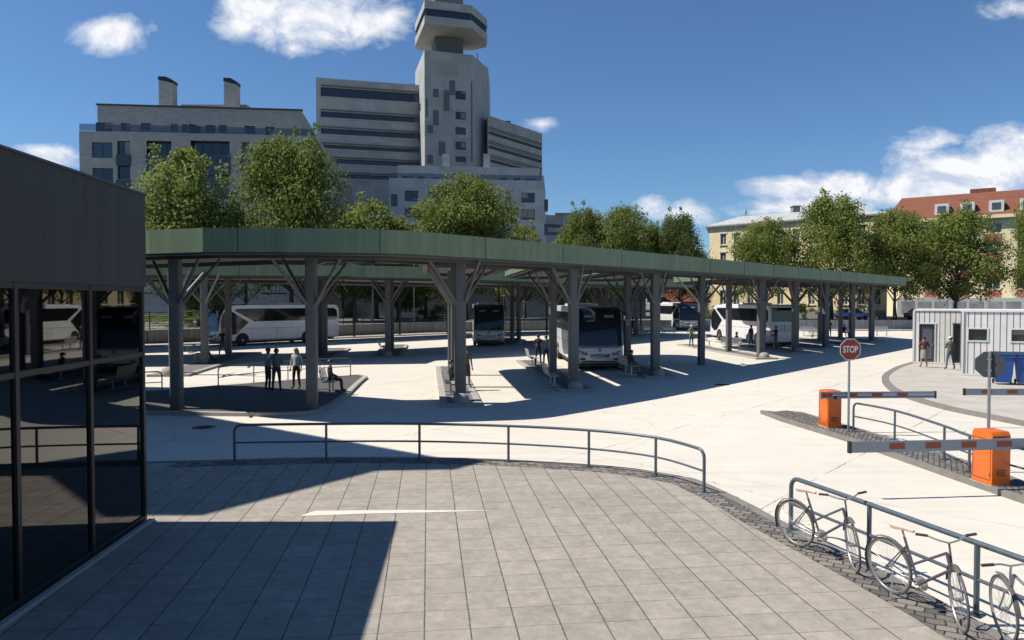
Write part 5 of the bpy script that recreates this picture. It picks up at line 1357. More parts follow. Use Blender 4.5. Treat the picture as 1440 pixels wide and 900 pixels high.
def hip_roof(root, P, z, rise, over, m_, inset=None, name='roof'):
    c = sum(P, Vector((0, 0))) / 4; u = (P[1] - P[0]).normalized(); n = Vector((u.y, -u.x))
    E = [P[0] + (-u + n) * over, P[1] + (u + n) * over, P[2] + (u - n) * over, P[3] + (-u - n) * over]
    ins = inset if inset is not None else (P[2] - P[1]).length / 2
    ra = (E[0] + E[3]) / 2 + u * ins; rb = (E[1] + E[2]) / 2 - u * ins
    m = MB(); m.add([(e.x, e.y, z) for e in E] + [(ra.x, ra.y, z + rise), (rb.x, rb.y, z + rise)] + [(e.x, e.y, z - .15) for e in E],
                    [(0, 1, 5, 4), (1, 2, 5), (2, 3, 4, 5), (3, 0, 4), (6, 9, 8, 7), (0, 6, 7, 1), (1, 7, 8, 2), (2, 8, 9, 3), (3, 9, 6, 0)])
    return m.build(name, m_, root)
yr = hip_roof(yh, Y0, ze + .06, 1.7, .5, M['roofgrey'])
p = at(1115, 300, 117); m = MB(); m.box((p.x, 116, ze + 2.1), (1.1, 1.1, 1.4)); m.box((p.x, 116, ze + 2.85), (1.35, 1.35, .15)); m.build('chimney', M['plinth'], yr)
# ---- cream and red block with tiled roof
rb = thing('apartment_block', 'cream apartment block with red spandrels, red tiled roof and dormers at the right edge', 'building', (0, 0, 0))
Z0 = [Vector(XY(1264, 118)), Vector(XY(1545, 103)), Vector(XY(1545, 103)) + Vector((3, 12)), Vector(XY(1264, 118)) + Vector((3, 12))]
zz_ = on_face(1400, 303, Z0[0], (Z0[1] - Z0[0]).normalized())[1]
zf = prism_faces(Z0, TZ, zz_); f = zf[0]; f.op = []; sp_ = []
s_a = on_face(1386, 350, f.P0, f.u)[0]; s_b = on_face(1408, 350, f.P0, f.u)[0]; step = on_face(1431, 350, f.P0, f.u)[0] - s_a
s = s_a
while s > 1: s -= step
s += step if s < .3 else 0
rows = [on_face(1396, y, f.P0, f.u)[1] for y in (314, 328, 340, 355, 366, 381, 392, 407, 418)]
while s + (s_b - s_a) < f.W - .2:
    for k in range(4):
        f.op.append((s, s + (s_b - s_a), rows[2 * k + 1], rows[2 * k])); sp_.append((s, s + (s_b - s_a), rows[2 * k + 2], rows[2 * k + 1]))
    s += step
shell(rb, 'wall', M['cream'], zf, zz_)
for o in f.op: f.window(rb, o, M['winglb'], M['frame'], cols=2, fw=.11)
for a, b, c, d in sp_: m = MB(); m.box(f.P((a + b) / 2, (c + d) / 2, .0), (b - a + .1, .12, d - c - .12), math.atan2(f.u.y, f.u.x)); m.build('red_spandrel', M['redpanel'], rb)
m = MB(); zg = rows[8] - .1; m.box(f.P(f.W / 2, (TZ + zg) / 2, .8), (f.W, 1.6, zg - TZ), math.atan2(f.u.y, f.u.x)); sh_ = m.build('shop_front', M['paleblock'], rb)
for k in range(14):
    m = MB(); m.box(f.P(1.5 + k * 2.3, TZ + 1.5, 1.61), (1.8, .06, 1.9), math.atan2(f.u.y, f.u.x)); m.build('shop_window', M['shopglass'], sh_)
m = MB(); m.box(f.P(f.W / 2, zz_ - .15, .35), (f.W + .6, .8, .5), math.atan2(f.u.y, f.u.x)); m.build('cornice', M['cream'], rb)
rr_ = hip_roof(rb, Z0, zz_ + .12, 4.2, .5, M['rooftile'], inset=2.2)
for px in (1324, 1360, 1401, 1445, 1480):
    s0 = on_face(px, 292, f.P0, f.u)[0]; m = MB(); c = f.P(s0, zz_ + 1.45, -1.2); m.box(c, (1.9, 2.0, 1.75), math.atan2(f.u.y, f.u.x)); do = m.build('dormer', M['frame'], rb)
    m = MB(); m.box(f.P(s0, zz_ + 1.45, -.19), (1.15, .05, 1.05), math.atan2(f.u.y, f.u.x)); m.build('pane', M['winglb'], do)
p = at(1388, 268, 116); m = MB(); m.box((p.x, 117.0, zz_ + 4.2), (3.4, 1.4, 1.6), math.atan2(f.u.y, f.u.x)); m.build('chimney', M['rooftile'], rb)
# ---- long pale low building behind the wall, seen under the canopies
lb = thing('low_building', 'long low pale building behind the trees, seen beneath the canopies', 'building', (0, 0, 0))
V0 = [Vector((-75, 96)), Vector((-28, 108)), Vector((-24, 120)), Vector((-79, 108))]
vf = prism_faces(V0, TZ, 8.2); f = vf[0]
f.op = [(4 + 6 * k, 7.5 + 6 * k, 4.0, 4.9) for k in range(7)]
shell(lb, 'wall', M['paleblock'], vf, 8.2)
for o in f.op: f.window(lb, o, M['winglb'], M['framed'], cols=3)
m = MB(); m.box(f.P(f.W / 2, 3.0, .12), (f.W - .4, .2, 3.4), math.atan2(f.u.y, f.u.x)); m.build('grey_lower_wall', M['concw'], lb)
lc = thing('shop_building', 'low pale building with white framed shop windows behind the middle of the station', 'building', (0, 0, 0))
V1 = [Vector((-24, 112)), Vector((20.5, 112)), Vector((20.5, 124)), Vector((-24, 124))]
vf = prism_faces(V1, TZ, 8.4); f = vf[0]
f.op = [f.px(*r) for r in ((838, 405, 862, 440), (866, 405, 890, 440), (893, 405, 903, 440), (700, 410, 712, 440), (560, 420, 580, 440))]
shell(lc, 'wall', M['paleblock'], vf, 8.4)
for o in f.op: f.window(lc, o, M['winglb'], M['frame'], cols=3, fw=.14)
m = MB(); m.box(f.P(f.W / 2, 8.3, .2), (f.W + .4, .5, .4), 0); m.build('cornice', M['frame'], lc)
rh = thing('house', 'low house with a steep brick red roof, glimpsed under the canopy', 'building', (0, 0, 0))
H0 = [Vector((23, 112)), Vector((30, 112)), Vector((30, 122)), Vector((23, 122))]
hf = prism_faces(H0, TZ, 3.6); hf[0].op = [(1.2, 2.4, 1.9, 3.1), (4.4, 5.6, 1.9, 3.1)]
shell(rh, 'wall', M['cream'], hf, 3.6)
for o in hf[0].op: hf[0].window(rh, o, M['winglb'], M['frame'])
hip_roof(rh, H0, 3.62, 4.0, .4, M['rooftile'])
# ---- unseen neighbour on the left whose corner shades the pavement
hN = 17.0; sx_ = hN * .7555
N0 = [Vector((G(x, y, .0)[0] - sx_, G(x, y, .0)[1])) for x, y in ((291, 735), (535, 670), (645, 668), (690, 656))]
e = (Vector(G(305, 588.5, 0)) - Vector(G(690, 656, 0))); N0.append(N0[-1] + e * 1.5); N0 += [Vector((-46, N0[-1].y)), Vector((-46, N0[0].y))]
nb_ = thing('office_block', 'plain neighbouring block just out of view left, its corner shading the pavement', 'building', (0, 0, 0))
nf = prism_faces(N0, .1, hN); shell(nb_, 'wall', M['concw'], nf, hN)
# ---- glass kiosk, left foreground
C0 = Vector(G(210, 733, .12)); ud = Vector((GD[0], GD[1])); rd_ = Vector(GR)
ZC = at(210, 275, C0.y).z; ZH = at(210, 403.5, C0.y).z; ZTr = at(210, 497.5, C0.y).z
ks = thing('glass_kiosk', 'dark glass fronted building with zinc parapet filling the left foreground', 'building', (C0.x, C0.y, .12), R(3.8))
LN = 20.0; WD = 11.0; zc = ZC - .12; zh = ZH - .12; ztr = ZTr - .12
m = MB(); m.box((-.18, -LN / 2, (zc + zh) / 2), (.36, LN, zc - zh)); m.box((-WD / 2 - .18, -.18, (zc + zh) / 2), (WD - .36, .36, zc - zh)); m.build('parapet', M['parapet'], ks)
m = MB(); m.box((-.18, -LN / 2, zc + .015), (.42, LN + .04, .03)); m.build('parapet_coping', M['framed'], ks)
m = MB(); m.box((-WD / 2, -LN / 2, zh + .5), (WD - .8, LN - .8, .2)); m.build('roof', M['soffit'], ks)
m = MB(); m.box((-WD / 2 - .1, -LN / 2 - .1, zh + .06), (WD - .5, LN - .5, .05)); m.build('ceiling', M['paleblock'], ks)
m = MB(); m.box((-WD / 2, -LN / 2, .01), (WD - .3, LN - .3, .03)); m.build('floor', M['plat'], ks)
m = MB(); m.box((-WD + .2, -LN / 2, zh / 2), (.25, LN, zh)); m.box((-WD / 2, -LN + .1, zh / 2), (WD - .4, .25, zh)); m.build('rear_wall', M['concdark'], ks)
sp_k = 1.86
ys = [-.05 - sp_k * k - (0.0 if k == 0 else .05) for k in range(11)]
ys = []
for px in (209, 131, 27):
    kx = (px - 720) / F; t = (kx * C0.y - C0.x) / (math.sin(R(3.8)) + kx * math.cos(R(3.8))); ys.append(-t if t > 0 else -.04)
ys[0] = -.045; step = ys[2] - ys[1]
while ys[-1] > -LN + 1: ys.append(ys[-1] + step)
for y in ys: m = MB(); m.box((-.075, y, zh / 2), (.09, .075, zh)); m.build('mullion', M['black'], ks)
for z, hh in ((ztr, .07), (zh - .04, .08), (.07, .1)): m = MB(); m.box((-.075, -LN / 2, z), (.08, LN, hh)); m.build('transom', M['black'], ks)
for i in range(len(ys) - 1):
    for z0_, z1_ in ((.12, ztr - .035), (ztr + .035, zh - .08)):
        g = MB(); g.box((-.07, (ys[i] + ys[i + 1]) / 2, (z0_ + z1_) / 2), (.012, abs(step) - .07 if i else abs(ys[0] - ys[1]) - .07, z1_ - z0_)); g.build('glass_pane', M['tint'], ks)
# north glazing
for k in range(5):
    m = MB(); m.box((-.1 - k * 2.6, -.06, zh / 2), (.075, .08, zh)); m.build('mullion', M['black'], ks)
    if k < 4: g = MB(); g.box((-1.4 - k * 2.6, -.06, zh / 2), (2.5, .012, zh - .1)); g.build('glass_pane', M['tint'], ks)
m = MB(); m.prism([(.0, .05), (.075, .05), (.075, -LN), (.0, -LN)], 0, .05); m.build('sill', M['kerbl'], ks)
M['warmpost'] = mat('warm_grey_post', (.22, .19, .15), .8)
for y in (-1.3, -3.9, -6.4): m = MB(); m.box((-1.6, y, zh / 2), (.32, .32, zh)); m.build('interior_post', M['warmpost'], ks)
# ---- ribbed cabin with toilets on the right
cd = Vector((.858, -.514)); cn = Vector((.514, .858))
cb0 = Vector(G(1285, 510, .12)); cb1 = Vector(G(1352, 527, .12))
cb = thing('service_cabin', 'low pale ribbed service cabin at right with two dark doors', 'cabin', (cb0.x, cb0.y, .12), math.atan2(cd.y, cd.x))
inv = lambda p: ((Vector(p) - cb0).dot(cd), (Vector(p) - cb0).dot(Vector((-cd.y, cd.x))))
qx, qy = inv(cb1)
HT = at(1285, 437, cb0.y).z - .12
def local_wall(x0, y0, x1, z1, ops, name='wall'):
    f = Face((x0, y0), (x1, y0), 0, z1); f.op = ops; return f
fA = Face((0, 0), (4.2, 0), 0, HT)
dl = lambda px: (on_face(px, 480, cb0, cd)[0])
d1 = (dl(1292.5), dl(1314), 0.02, 2.28); 
d2 = (dl(1341.5), dl(1341.5) + .95, 0.02, 2.28)
fA.op = [d1, d2]
mb = MB(); fA.wall(mb, .12)
Face((0, 6), (0, 0), 0, HT).wall(mb); Face((4.2, 0), (4.2, 6), 0, HT).wall(mb); Face((4.2, 6), (0, 6), 0, HT).wall(mb)
mb.build('wall', M['clad'], cb)
for i, (a, b, c, d) in enumerate((d1, d2)):
    m = MB(); m.box(((a + b) / 2, .10, (c + d) / 2), (b - a, .05, d - c)); dr = m.build('door', M['doorgrey'], cb)
    m = MB(); m.box((b - .09, .05, 1.08), (.04, .06, .16)); m.build('handle', M['galv'], dr)
    m = MB(); m.box(((a + b) / 2, .07, 1.2), ((b - a) * .7, .03, 1.9)); m.build('door_leaf_panel', mat('blue_grey_panel', (.09, .1, .13), .4) if i == 0 else M['black'], dr)
    m = MB(); m.box(((a + b) / 2, -.02, d + .035), (b - a + .16, .07, .07)); m.box((a - .035, -.02, d / 2), (.06, .06, d)); m.box((b + .035, -.02, d / 2), (.06, .06, d)); m.build('door_frame', M['framed'] if i else M['cladtrim'], dr)
m = MB(); m.box((2.1, 3.0, HT + .03), (4.3, 6.1, .08)); m.build('roof', M['cladtrim'], cb)
m = MB(); m.box((1.9, -.04, .04), (4.0, .05, .08)); m.build('base_trim', M['cladtrim'], cb)
m = MB(); m.box((-.03, 0, HT / 2), (.1, .1, HT)); m.build('corner_trim', M['cladtrim'], cb)
c2 = thing('service_cabin', 'nearer pale ribbed cabin block behind the blue bins, with dark ribbon windows', 'cabin', (cb1.x, cb1.y, .12), math.atan2(cd.y, cd.x))
H2 = at(1352, 438.5, cb1.y).z - .12
fB = Face((0, 0), (9, 0), 0, H2); dl2 = lambda px: on_face(px, 470, cb1, cd)[0]
w1 = (dl2(1362), dl2(1388), at(1375, 479, cb1.y - .5).z - .12, at(1375, 463, cb1.y - .5).z - .12); w2 = (dl2(1422.5), dl2(1422.5) + (w1[1] - w1[0]), w1[2], w1[3])
fB.op = [w1, w2, (w2[0] + 1.6, w2[1] + 1.6, w1[2], w1[3])]
mb = MB(); fB.wall(mb, .12); Face((0, 7), (0, 0), 0, H2).wall(mb); Face((9, 0), (9, 7), 0, H2).wall(mb); Face((9, 7), (0, 7), 0, H2).wall(mb)
mb.build('wall', M['clad'], c2)
for o in fB.op:
    wd = fB.window(c2, o, M['glassgreen'], M['framed'], depth=.1, cols=1, fw=.03)
    m = MB(); a, b, c, d = o
    m.box(((a + b) / 2, -.015, d + .03), (b - a + .14, .04, .06)); m.box(((a + b) / 2, -.015, c - .03), (b - a + .14, .04, .06)); m.box((a - .035, -.015, (c + d) / 2), (.06, .04, d - c)); m.box((b + .035, -.015, (c + d) / 2), (.06, .04, d - c)); m.build('window_trim', M['cladtrim'], wd)
m = MB(); m.box((4.5, 3.5, H2 + .04), (9.1, 7.1, .09)); m.build('roof', M['cladtrim'], c2)
m = MB(); m.box((4.5, -.05, .04), (9, .06, .08)); m.build('base_trim', M['cladtrim'], c2)
m = MB(); m.box((0.02, -.02, H2 / 2), (.09, .09, H2)); m.build('corner_trim', M['cladtrim'], c2)
# wheelie bins
def make_bin():
    t = thing('wheelie_bin', 'x', 'bin')
    b = MB(); z0, z1 = .08, 1.12
    vs = [(sx * w, sy * d, z) for z, w, d in ((z0, .27, .24), (z1, .36, .34)) for sx, sy in ((-1, -1), (1, -1), (1, 1), (-1, 1))]
    b.add(vs, [(3, 2, 1, 0), (4, 5, 6, 7), (0, 1, 5, 4), (1, 2, 6, 5), (2, 3, 7, 6), (3, 0, 4, 7)]); b.build('bin_body', M['binblue'], t, bevel=.03)
    r = MB(); r.box((0, 0, 1.14), (.80, .76, .09)); r.build('rim', M['binblue'], t, bevel=.02)
    l = MB(); l.slab_x([(-.4, 1.19), (-.38, 1.24), (-.1, 1.31), (.3, 1.3), (.4, 1.24), (.4, 1.19)], -.4, .4); l.build('lid', M['binlid'], t, bevel=.02)
    for x in (-.3, .3):
        w = MB(); w.lathe([(.02, -.03), (.1, -.03), (.1, .03), (.02, .03)], (x, .3, .1), 14, axis='X'); w.build('wheel', M['tyre'], t)
    h = MB(); h.tube([(-.3, .42, 1.14), (.3, .42, 1.14)], .02, 6); h.build('handle', M['binlid'], t)
    return t
bn = make_bin(); bn.scale = (1.08, 1.08, 1.08); bnu = [False]; bx, by = G(1410, 540, .12)
place(bn, bnu, (bx, by, .12), R(-28), 'blue wheelie bin partly hidden by the grey back of the sign', 'blue wheelie bins at the cabin')
bx, by = G(1441, 541, .12); place(bn, bnu, (bx, by, .12), R(-30), 'blue wheelie bin cut by the right edge of the view', 'blue wheelie bins at the cabin')
# ================================================================ trees and shrubs
def crown_mesh(name, seed, shape, nlobe, leaves, leaf, m_):
    """unit crown: z 0..1, radius about .42; clumps of small leaf faces round many lobes"""
    rg = np.random.default_rng(seed)
    lobes = []
    ph = rg.random(6) * 6.28; npk = 3 + seed % 3
    peaks = [(rg.random() * 6.28, .1 + .18 * rg.random(), .78 + .22 * rg.random()) for _ in range(npk)]
    for i in range(nlobe):
        h = rg.random() ** .85; a = rg.random() * 2 * math.pi
        if shape == 'cone': env = .46 * (1 - h) ** .62 + .02 if h > .14 else .42
        else: env = .45 * math.sqrt(max(.02, 1 - abs((h - .40) / .62) ** 2.4))
        env *= 1 + .16 * math.sin(2 * a + ph[0] + 3 * h) + .12 * math.sin(5 * a + ph[1] - 7 * h) + .08 * math.sin(9 * h + ph[2])
        rr = env * (rg.random() ** .38) * .95
        s = (.060 + .085 * rg.random() ** 1.4) * (1.0 if shape != 'cone' else .45 + .65 * (1 - h))
        lobes.append((rr * math.cos(a), rr * math.sin(a), .04 + h * (.90 - s), s))
    for a, r0, top in peaks:            # separate leading shoots make an uneven top
        for q in range(5):
            hh = top - q * .07; s = .035 + .022 * q; rj = r0 + .02 * rg.normal()
            lobes.append((rj * math.cos(a), rj * math.sin(a), hh - s, s))
    nlobe = len(lobes)
    V = []; per = leaves // nlobe
    for lx, ly, lz, s in lobes:
        n = int(per * (s / .12) ** 1.6)
        d = rg.normal(size=(n, 3)); d /= np.linalg.norm(d, axis=1)[:, None]
        rad = s * (1 - .45 * rg.random(n) ** 2.2) * (1 + .18 * rg.normal(size=n))
        rad = np.where(rg.random(n) < .08, rad * 1.35, rad)
        c = np.array([lx, ly, lz]) + d * rad[:, None] * np.array([1.15, 1.15, .85])
        c[:, 2] -= .02 * rg.random(n)
        nrm = d + rg.normal(size=(n, 3)) * .55 + np.array([0, 0, .25]); nrm /= np.linalg.norm(nrm, axis=1)[:, None]
        up = rg.normal(size=(n, 3)); t1 = np.cross(nrm, up); t1 /= np.linalg.norm(t1, axis=1)[:, None]; t2 = np.cross(nrm, t1)
        sz = leaf * (.6 + .8 * rg.random(n))[:, None]
        V.append(np.stack([c - t1 * sz * .6, c + t2 * sz * .45 + nrm * sz * .1, c + t1 * sz * .6, c - t2 * sz * .45 + nrm * sz * .1], axis=1).reshape(-1, 3))
    V = np.concatenate(V); n = len(V) // 4
    me = bpy.data.meshes.new(name); me.vertices.add(len(V)); me.vertices.foreach_set('co', V.ravel())
    me.loops.add(4 * n); me.loops.foreach_set('vertex_index', np.arange(4 * n)); me.polygons.add(n)
    me.polygons.foreach_set('loop_start', np.arange(n) * 4); me.update(calc_edges=True); me.materials.append(m_)
    return me, lobes
def trunk_mesh(name, seed, lobes, m_, cb, r0=.016):
    """unit: total height 1; crown occupies cb..1"""
    rg = random.Random(seed); mb = MB(); k = 1 - cb
    pts = [(0, 0, -.01)]; x = y = 0
    for i in range(1, 8):
        x += rg.uniform(-.006, .006); y += rg.uniform(-.006, .006); pts.append((x, y, i / 7 * (cb + k * .8)))
    rs = [r0 * 1.5] + [r0 * (1 - .8 * i / 7) for i in range(1, 8)]
    mb.tube(pts, rs, 10)
    for lx, ly, lz, s in sorted(lobes, key=lambda q: -q[3])[:26]:
        zt_ = cb + lz * k; zs_ = max(cb * .75, zt_ - k * (.2 + .3 * rg.random())); f = min(1, zs_ / (cb + k * .8)) * 7; i = min(6, int(f)); p0 = Vector(pts[i]).lerp(Vector(pts[i + 1]), f - i)
        p1 = Vector((lx * k, ly * k, zt_)); mid = p0.lerp(p1, .5) + Vector((rg.uniform(-.01, .01), rg.uniform(-.01, .01), -.012))
        mb.tube([p0, mid, p1], [r0 * .42, r0 * .28, r0 * .1], 6)
    o = mb.build(name, m_, None, smooth=True); me = o.data; C.objects.unlink(o); bpy.data.objects.remove(o); return me
VAR = {}
def tree_variant(key, seed, shape, leafm, barkm, nl=115, leaves=42000, leaf=.0175, cb=.2):
    cm, lobes = crown_mesh('crown', seed, shape, nl, leaves, leaf, M[leafm]); tm = trunk_mesh('trunk', seed, lobes, M[barkm], cb); VAR[key] = (cm, tm, cb)
tree_variant('round1', 11, 'round', 'leafA', 'bark'); tree_variant('round2', 23, 'round', 'leafA', 'bark'); tree_variant('cone', 5, 'cone', 'leafB', 'bark', cb=.16)
tree_variant('dark', 31, 'round', 'leafC', 'bark'); tree_variant('light', 41, 'cone', 'leafB', 'bark', nl=90, leaves=30000, leaf=.019); tree_variant('plane', 51, 'round', 'leafC', 'barkp', cb=.3)
def tree(label, px, top, hw, Y, var, rz=0.0, z0=TZ, name='tree', trunk=True, botpx=None):
    cm, tm, cb = VAR[var]; p = at(px, top, Y); hgt = p.z - z0; r = hw / F * Y
    t = thing(name, label, 'tree', (p.x, Y, z0), rz, 'trees behind the far wall')
    k = 1 - cb; c = bpy.data.objects.new('crown', cm); link(c, t); sx = r / .44
    c.scale = (sx, sx, hgt * k); c.location = (0, 0, hgt * cb)
    if trunk:
        o = bpy.data.objects.new('trunk', tm); link(o, t); rsx = max(sx / k * 1.0, hgt * .8); o.scale = (sx / k, sx / k, hgt)
    return t
TL = [('tall yellow green tree with pointed top before the left end of the brick apartment block', 262, 188, 96, 84, 'cone', 0),
      ('tall dense green tree in front of the right end of the brick apartment block', 408, 169, 74, 88, 'round1', 1.0),
      ('low pale green tree under the office slab, left of the big rounded one', 528, 268, 72, 103, 'light', .5),
      ('pale feathery treetop between the dense tree and the low pale tree', 480, 284, 58, 106, 'light', 2.0),
      ('mottled trunk plane tree whose pale bark shows under the canopy', 499, 332, 55, 90, 'plane', 0),
      ('big broad rounded tree below the tower', 655, 231, 70, 97, 'round2', 2.0),
      ('pale green tree showing left of the big rounded one', 598, 290, 52, 106, 'light', 3.0),
      ('small bright green treetop just right of the big rounded one', 738, 306, 46, 106, 'light', 1.2),
      ('slim rounded tree, first of the central group right of the tower', 822, 279, 34, 108, 'round1', 4.0),
      ('widest tree of the central group right of the tower', 879, 276, 42, 106, 'round2', 5.0),
      ('low light tree peeping over the canopy at the foot of the distant office block', 790, 322, 42, 110, 'light', 4.0),
      ('dark tree at the right end of the central group', 957, 287, 33, 104, 'dark', 1.0),
      ('medium tree squeezed between the widest one and the dark one', 921, 306, 24, 108, 'round1', 2.2),
      ('small light tree tucked against the corner of the yellow house', 984, 345, 15, 111, 'round2', .7),
      ('rounded tree hiding the left half of the yellow house', 1076, 296, 44, 100, 'round2', 3.3),
      ('tallest tree on the right, before the yellow house', 1171, 260, 56, 99, 'round1', 2.6),
      ('rounded tree right of the canopy end, with its forked dark trunk showing', 1261, 283, 50, 97.5, 'round2', 1.4),
      ('rounded tree before the red tiled roof, above the cabin', 1346, 281, 56, 97, 'round1', 5.6),
      ('tree cut off by the right edge of the view', 1463, 250, 30, 97, 'round2', 2.9),
      ('tiny treetop rising behind the ridge of the yellow house', 1047, 293, 8, 140, 'round1', 0),
      ('dark leafed tree behind the canopy struts left of the central column', 560, 352, 46, 93, 'dark', .4),
      ('dark trunked tree at the far left behind the slim canopy', 277, 330, 46, 73, 'dark', 2.4)]
for l, px, top, hw, Y, v, rz in TL: tree(l, px, top, hw, Y, v, rz)
# shrubs and hedge
def shrub(label, px, py, Y, w, h, m_, seed, z0=TZ):
    cm, lb_ = crown_mesh('foliage', seed, 'round', 16, 2200, .045, M[m_]); p = at(px, py, Y)
    t = thing('shrub', label, 'shrub', (p.x, Y, z0), 0, 'shrubs on the street verge')
    c = bpy.data.objects.new('foliage', cm); link(c, t); c.scale = (w / .88, w / .88, h); 
    s = MB(); s.tube([(0, 0, 0), (.02, 0, h * .5)], [.05, .02], 6); s.build('stem', M['bark'], t)
shrub('round green shrub at the foot of the yellow house, left side', 1008, 445, 98, 2.2, 2.3, 'leafC', 1)
shrub('bright green shrub by the yellow house right of the coach seen from behind', 1132, 445, 98, 2.6, 2.6, 'leafA', 2)
shrub('small shrub on the verge behind the far bench', 600, 450, 92, 3.6, 1.7, 'leafC', 3)
shrub('yellowish shrub right of the pale trunk', 622, 448, 94, 3.2, 2.2, 'leafA', 4)
shrub('low shrub near the end wall beside the most distant coach', 1000, 452, 97, 1.6, 1.1, 'leafA', 5)
cm, lb_ = crown_mesh('hedge', 77, 'round', 60, 9000, .02, M['leafB'])
hd = bpy.data.objects.new('hedge', cm); link(hd); hd.location = (-27.5, 73, TZ); hd.scale = (26, 2.4, 1.9); hd.rotation_euler = (0, 0, R(46)); tag(hd, 'bright yellow green hedge behind the black fence at far left', 'hedge')
fn = thing('fence', 'black metal fence on the far wall at left, in front of the bright hedge', 'fence', (0, 0, 0))
a = Vector((-46, 52.5)); b = Vector((-31, 62.5)); c_ = Vector((-16, 78.2)); 
for p, q in ((a, b), (b, c_)):
    L_ = (q - p).length; n_ = int(L_ / 2.2); ang = math.atan2((q - p).y, (q - p).x)
    for k in range(n_ + 1):
        s = p.lerp(q, k / n_); m = MB(); m.box((s.x, s.y, TZ + .85), (.07, .07, 1.6), ang); m.build('post', M['blacksteel'], fn)
    mid = p.lerp(q, .5)
    for z in (.4, .8, 1.2, 1.55): m = MB(); m.box((mid.x, mid.y, TZ + z), (L_, .03, .04), ang); m.build('rail', M['blacksteel'], fn)
# lamp posts
def lamp(label, px, Y, hgt, m_, z0=TZ, r=.09):
    p = at(px, 430, Y); t = thing('street_lamp', label, 'lamp post', (p.x, Y, z0), 0)
    m = MB(); m.tube([(0, 0, 0), (0, 0, hgt)], [r, r * .6], 10); m.build('pole', M[m_], t, smooth=True)
    m = MB(); m.tube([(0, 0, hgt - .1), (-.5, -.1, hgt + .1), (-1.2, -.2, hgt + .12)], .04, 8); m.build('arm', M[m_], t, smooth=True)
    m = MB(); m.box((-1.45, -.22, hgt + .1), (.6, .22, .1)); m.build('lamp_head', M[m_], t, bevel=.03)
lamp('thick pale lamp post left of centre, seen between canopies', 524, 87, 7.5, 'galv', r=.16)
lamp('slim pale lamp post behind the far bench', 582, 90, 7.2, 'frame')
lamp('thin pale lamp post left of the side-on coach', 297, 76, 6.0, 'frame', r=.06)
lamp('thin lamp post in front of the yellow house', 1038, 99, 6.2, 'galv', r=.07)
# ================================================================ daylight, sky, camera
SUN_EL = R(52.9); 
sun = bpy.data.lights.new('sun', 'SUN'); sun.energy = 4.6; sun.angle = R(.5); sun.color = (1, .945, .86)
so = bpy.data.objects.new('sun', sun); C.objects.link(so)
sd = Vector((-math.cos(SUN_EL), 0.0, math.sin(SUN_EL)))       # towards the sun: due left of the view
so.rotation_euler = sd.to_track_quat('Z', 'Y').to_euler(); so.location = (0, 0, 60)
W = bpy.data.worlds.new('World'); S.world = W; W.use_nodes = True
N = W.node_tree.nodes; L = W.node_tree.links; bg = N['Background']
sky = N.new('ShaderNodeTexSky'); sky.sky_type = 'NISHITA'; sky.sun_disc = False; sky.sun_elevation = SUN_EL; sky.sun_rotation = R(-90)
sky.air_density = 1.0; sky.dust_density = .2; sky.ozone_density = 3.0; sky.altitude = 300
bg.inputs['Strength'].default_value = SKY_STR
tc = N.new('ShaderNodeTexCoord'); x, y, z = sepxyz(N, L, tc.outputs['Generated'])
yy = mth(N, L, 'MAXIMUM', y, .02); u = mth(N, L, 'DIVIDE', x, yy); v = mth(N, L, 'DIVIDE', z, yy)
CL = [(155, 52, 66, 34, 1.0), (350, 20, 60, 45, 1.15), (440, 28, 120, 52, 1.25), (520, 35, 70, 40, 1.1), (415, 70, 40, 22, .7), (765, 176, 38, 14, .7), (70, 224, 62, 22, 1.15), (1105, 268, 80, 20, 1.0), (1185, 262, 70, 28, 1.2), (1330, 245, 100, 46, 1.2), (1420, 225, 88, 48, 1.25), (1310, 198, 52, 22, .95),
      (915, 290, 36, 18, .75), (960, 300, 60, 20, .65), (1425, 12, 55, 22, .7), (1120, 290, 120, 16, 1.0), (1300, 268, 140, 28, 1.2), (1060, 298, 50, 14, .7)]
wv = N.new('ShaderNodeCombineXYZ'); L.new(u, wv.inputs[0]); L.new(v, wv.inputs[1])
mask = None
for px, py, rx, ry, g in CL:
    cu, cv = (px - 720) / F, (YH - py) / F
    a = mth(N, L, 'DIVIDE', mth(N, L, 'SUBTRACT', u, cu), rx * 1.25 / F); b = mth(N, L, 'DIVIDE', mth(N, L, 'SUBTRACT', v, cv), ry * 1.25 / F)
    d = mth(N, L, 'SQRT', mth(N, L, 'ADD', mth(N, L, 'MULTIPLY', a, a), mth(N, L, 'MULTIPLY', b, b)))
    k = mth(N, L, 'MULTIPLY', mth(N, L, 'SUBTRACT', 1.0, d, clamp=True), g)
    mask = k if mask is None else mth(N, L, 'MAXIMUM', mask, k)
sc = N.new('ShaderNodeVectorMath'); sc.operation = 'MULTIPLY'; sc.inputs[1].default_value = (1, 1.5, 1); L.new(wv.outputs[0], sc.inputs[0])
n1 = noise(N, L, sc.outputs[0], 9, 12, .62, .35); n2 = noise(N, L, sc.outputs[0], 30, 8, .65)
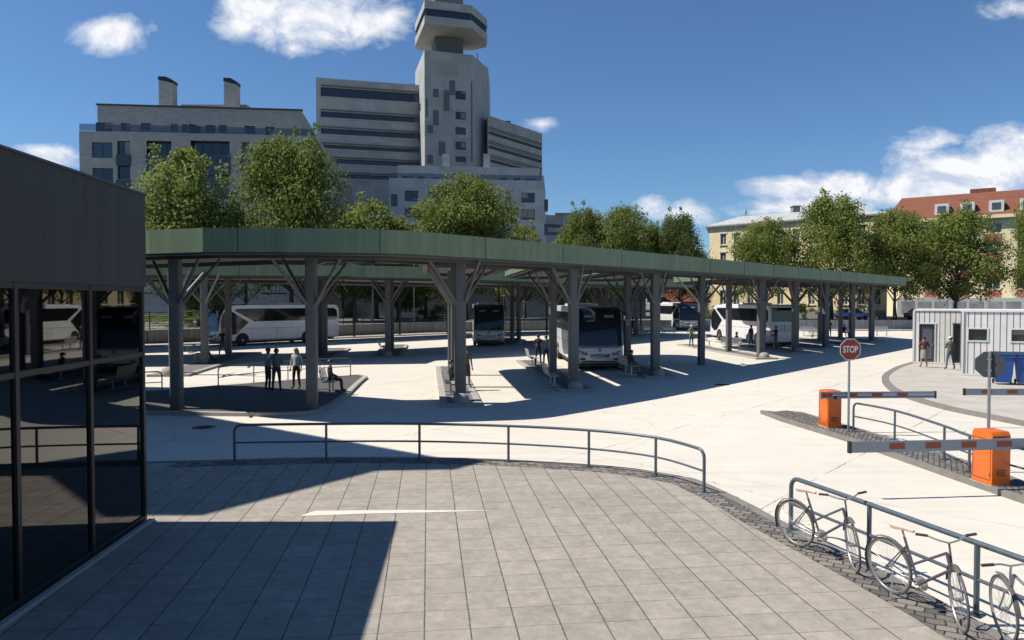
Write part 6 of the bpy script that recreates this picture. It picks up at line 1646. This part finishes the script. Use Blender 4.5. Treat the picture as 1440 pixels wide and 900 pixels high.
dens = mth(N, L, 'ADD', mth(N, L, 'MULTIPLY', mask, 1.15), mth(N, L, 'MULTIPLY', mth(N, L, 'SUBTRACT', n1, .56), 1.75))
dens = mth(N, L, 'ADD', dens, mth(N, L, 'MULTIPLY', mth(N, L, 'SUBTRACT', n2, .5), .35))
al = mrange(N, L, dens, .14, .74, 0, .97)
al = mth(N, L, 'MULTIPLY', al, mrange(N, L, mask, 0.0, .12, 0, 1))
al = mth(N, L, 'MULTIPLY', al, mth(N, L, 'GREATER_THAN', y, .03))
# cloud body: bright tops, bluish grey thick undersides
sc2 = N.new('ShaderNodeVectorMath'); sc2.operation = 'ADD'; sc2.inputs[1].default_value = (-.012, .022, 0); L.new(sc.outputs[0], sc2.inputs[0])
n3 = noise(N, L, sc2.outputs[0], 9, 12, .62, .35)
lit = mrange(N, L, mth(N, L, 'SUBTRACT', n1, n3), -.10, .07, .15, 1.0)
cc = mixc(N, L, lit, (CLD * .50, CLD * .60, CLD * .80), (CLD, CLD * 1.0, CLD * 1.02))
tint = N.new('ShaderNodeVectorMath'); tint.operation = 'MULTIPLY'; tint.inputs[1].default_value = SKY_TINT; L.new(sky.outputs[0], tint.inputs[0])
L.new(mixc(N, L, al, tint.outputs[0], cc), bg.inputs['Color'])
cam = bpy.data.cameras.new('camera'); cam.sensor_width = 36; cam.lens = 36 * F / 1440; cam.clip_end = 3000; cam.clip_start = .1
co = bpy.data.objects.new('camera', cam); C.objects.link(co); co.location = (0, 0, H); co.rotation_euler = (math.pi / 2 - PITCH, 0, 0); S.camera = co
S.view_settings.view_transform = 'Standard'; S.view_settings.look = 'None'; S.view_settings.gamma = 1; S.view_settings.exposure = EXPO; S.view_settings.use_curve_mapping = False
S.cycles.max_bounces = 8; S.cycles.diffuse_bounces = 1; S.cycles.transparent_max_bounces = 12; S.cycles.caustics_reflective = False; S.cycles.caustics_refractive = False
S.cycles.sample_clamp_indirect = 4.0
S.cycles.use_denoising = True
for o in list(S.objects):       # prototypes never used would be left unlabelled
    if o.get('label') == 'x': print('UNPLACED', o.name)
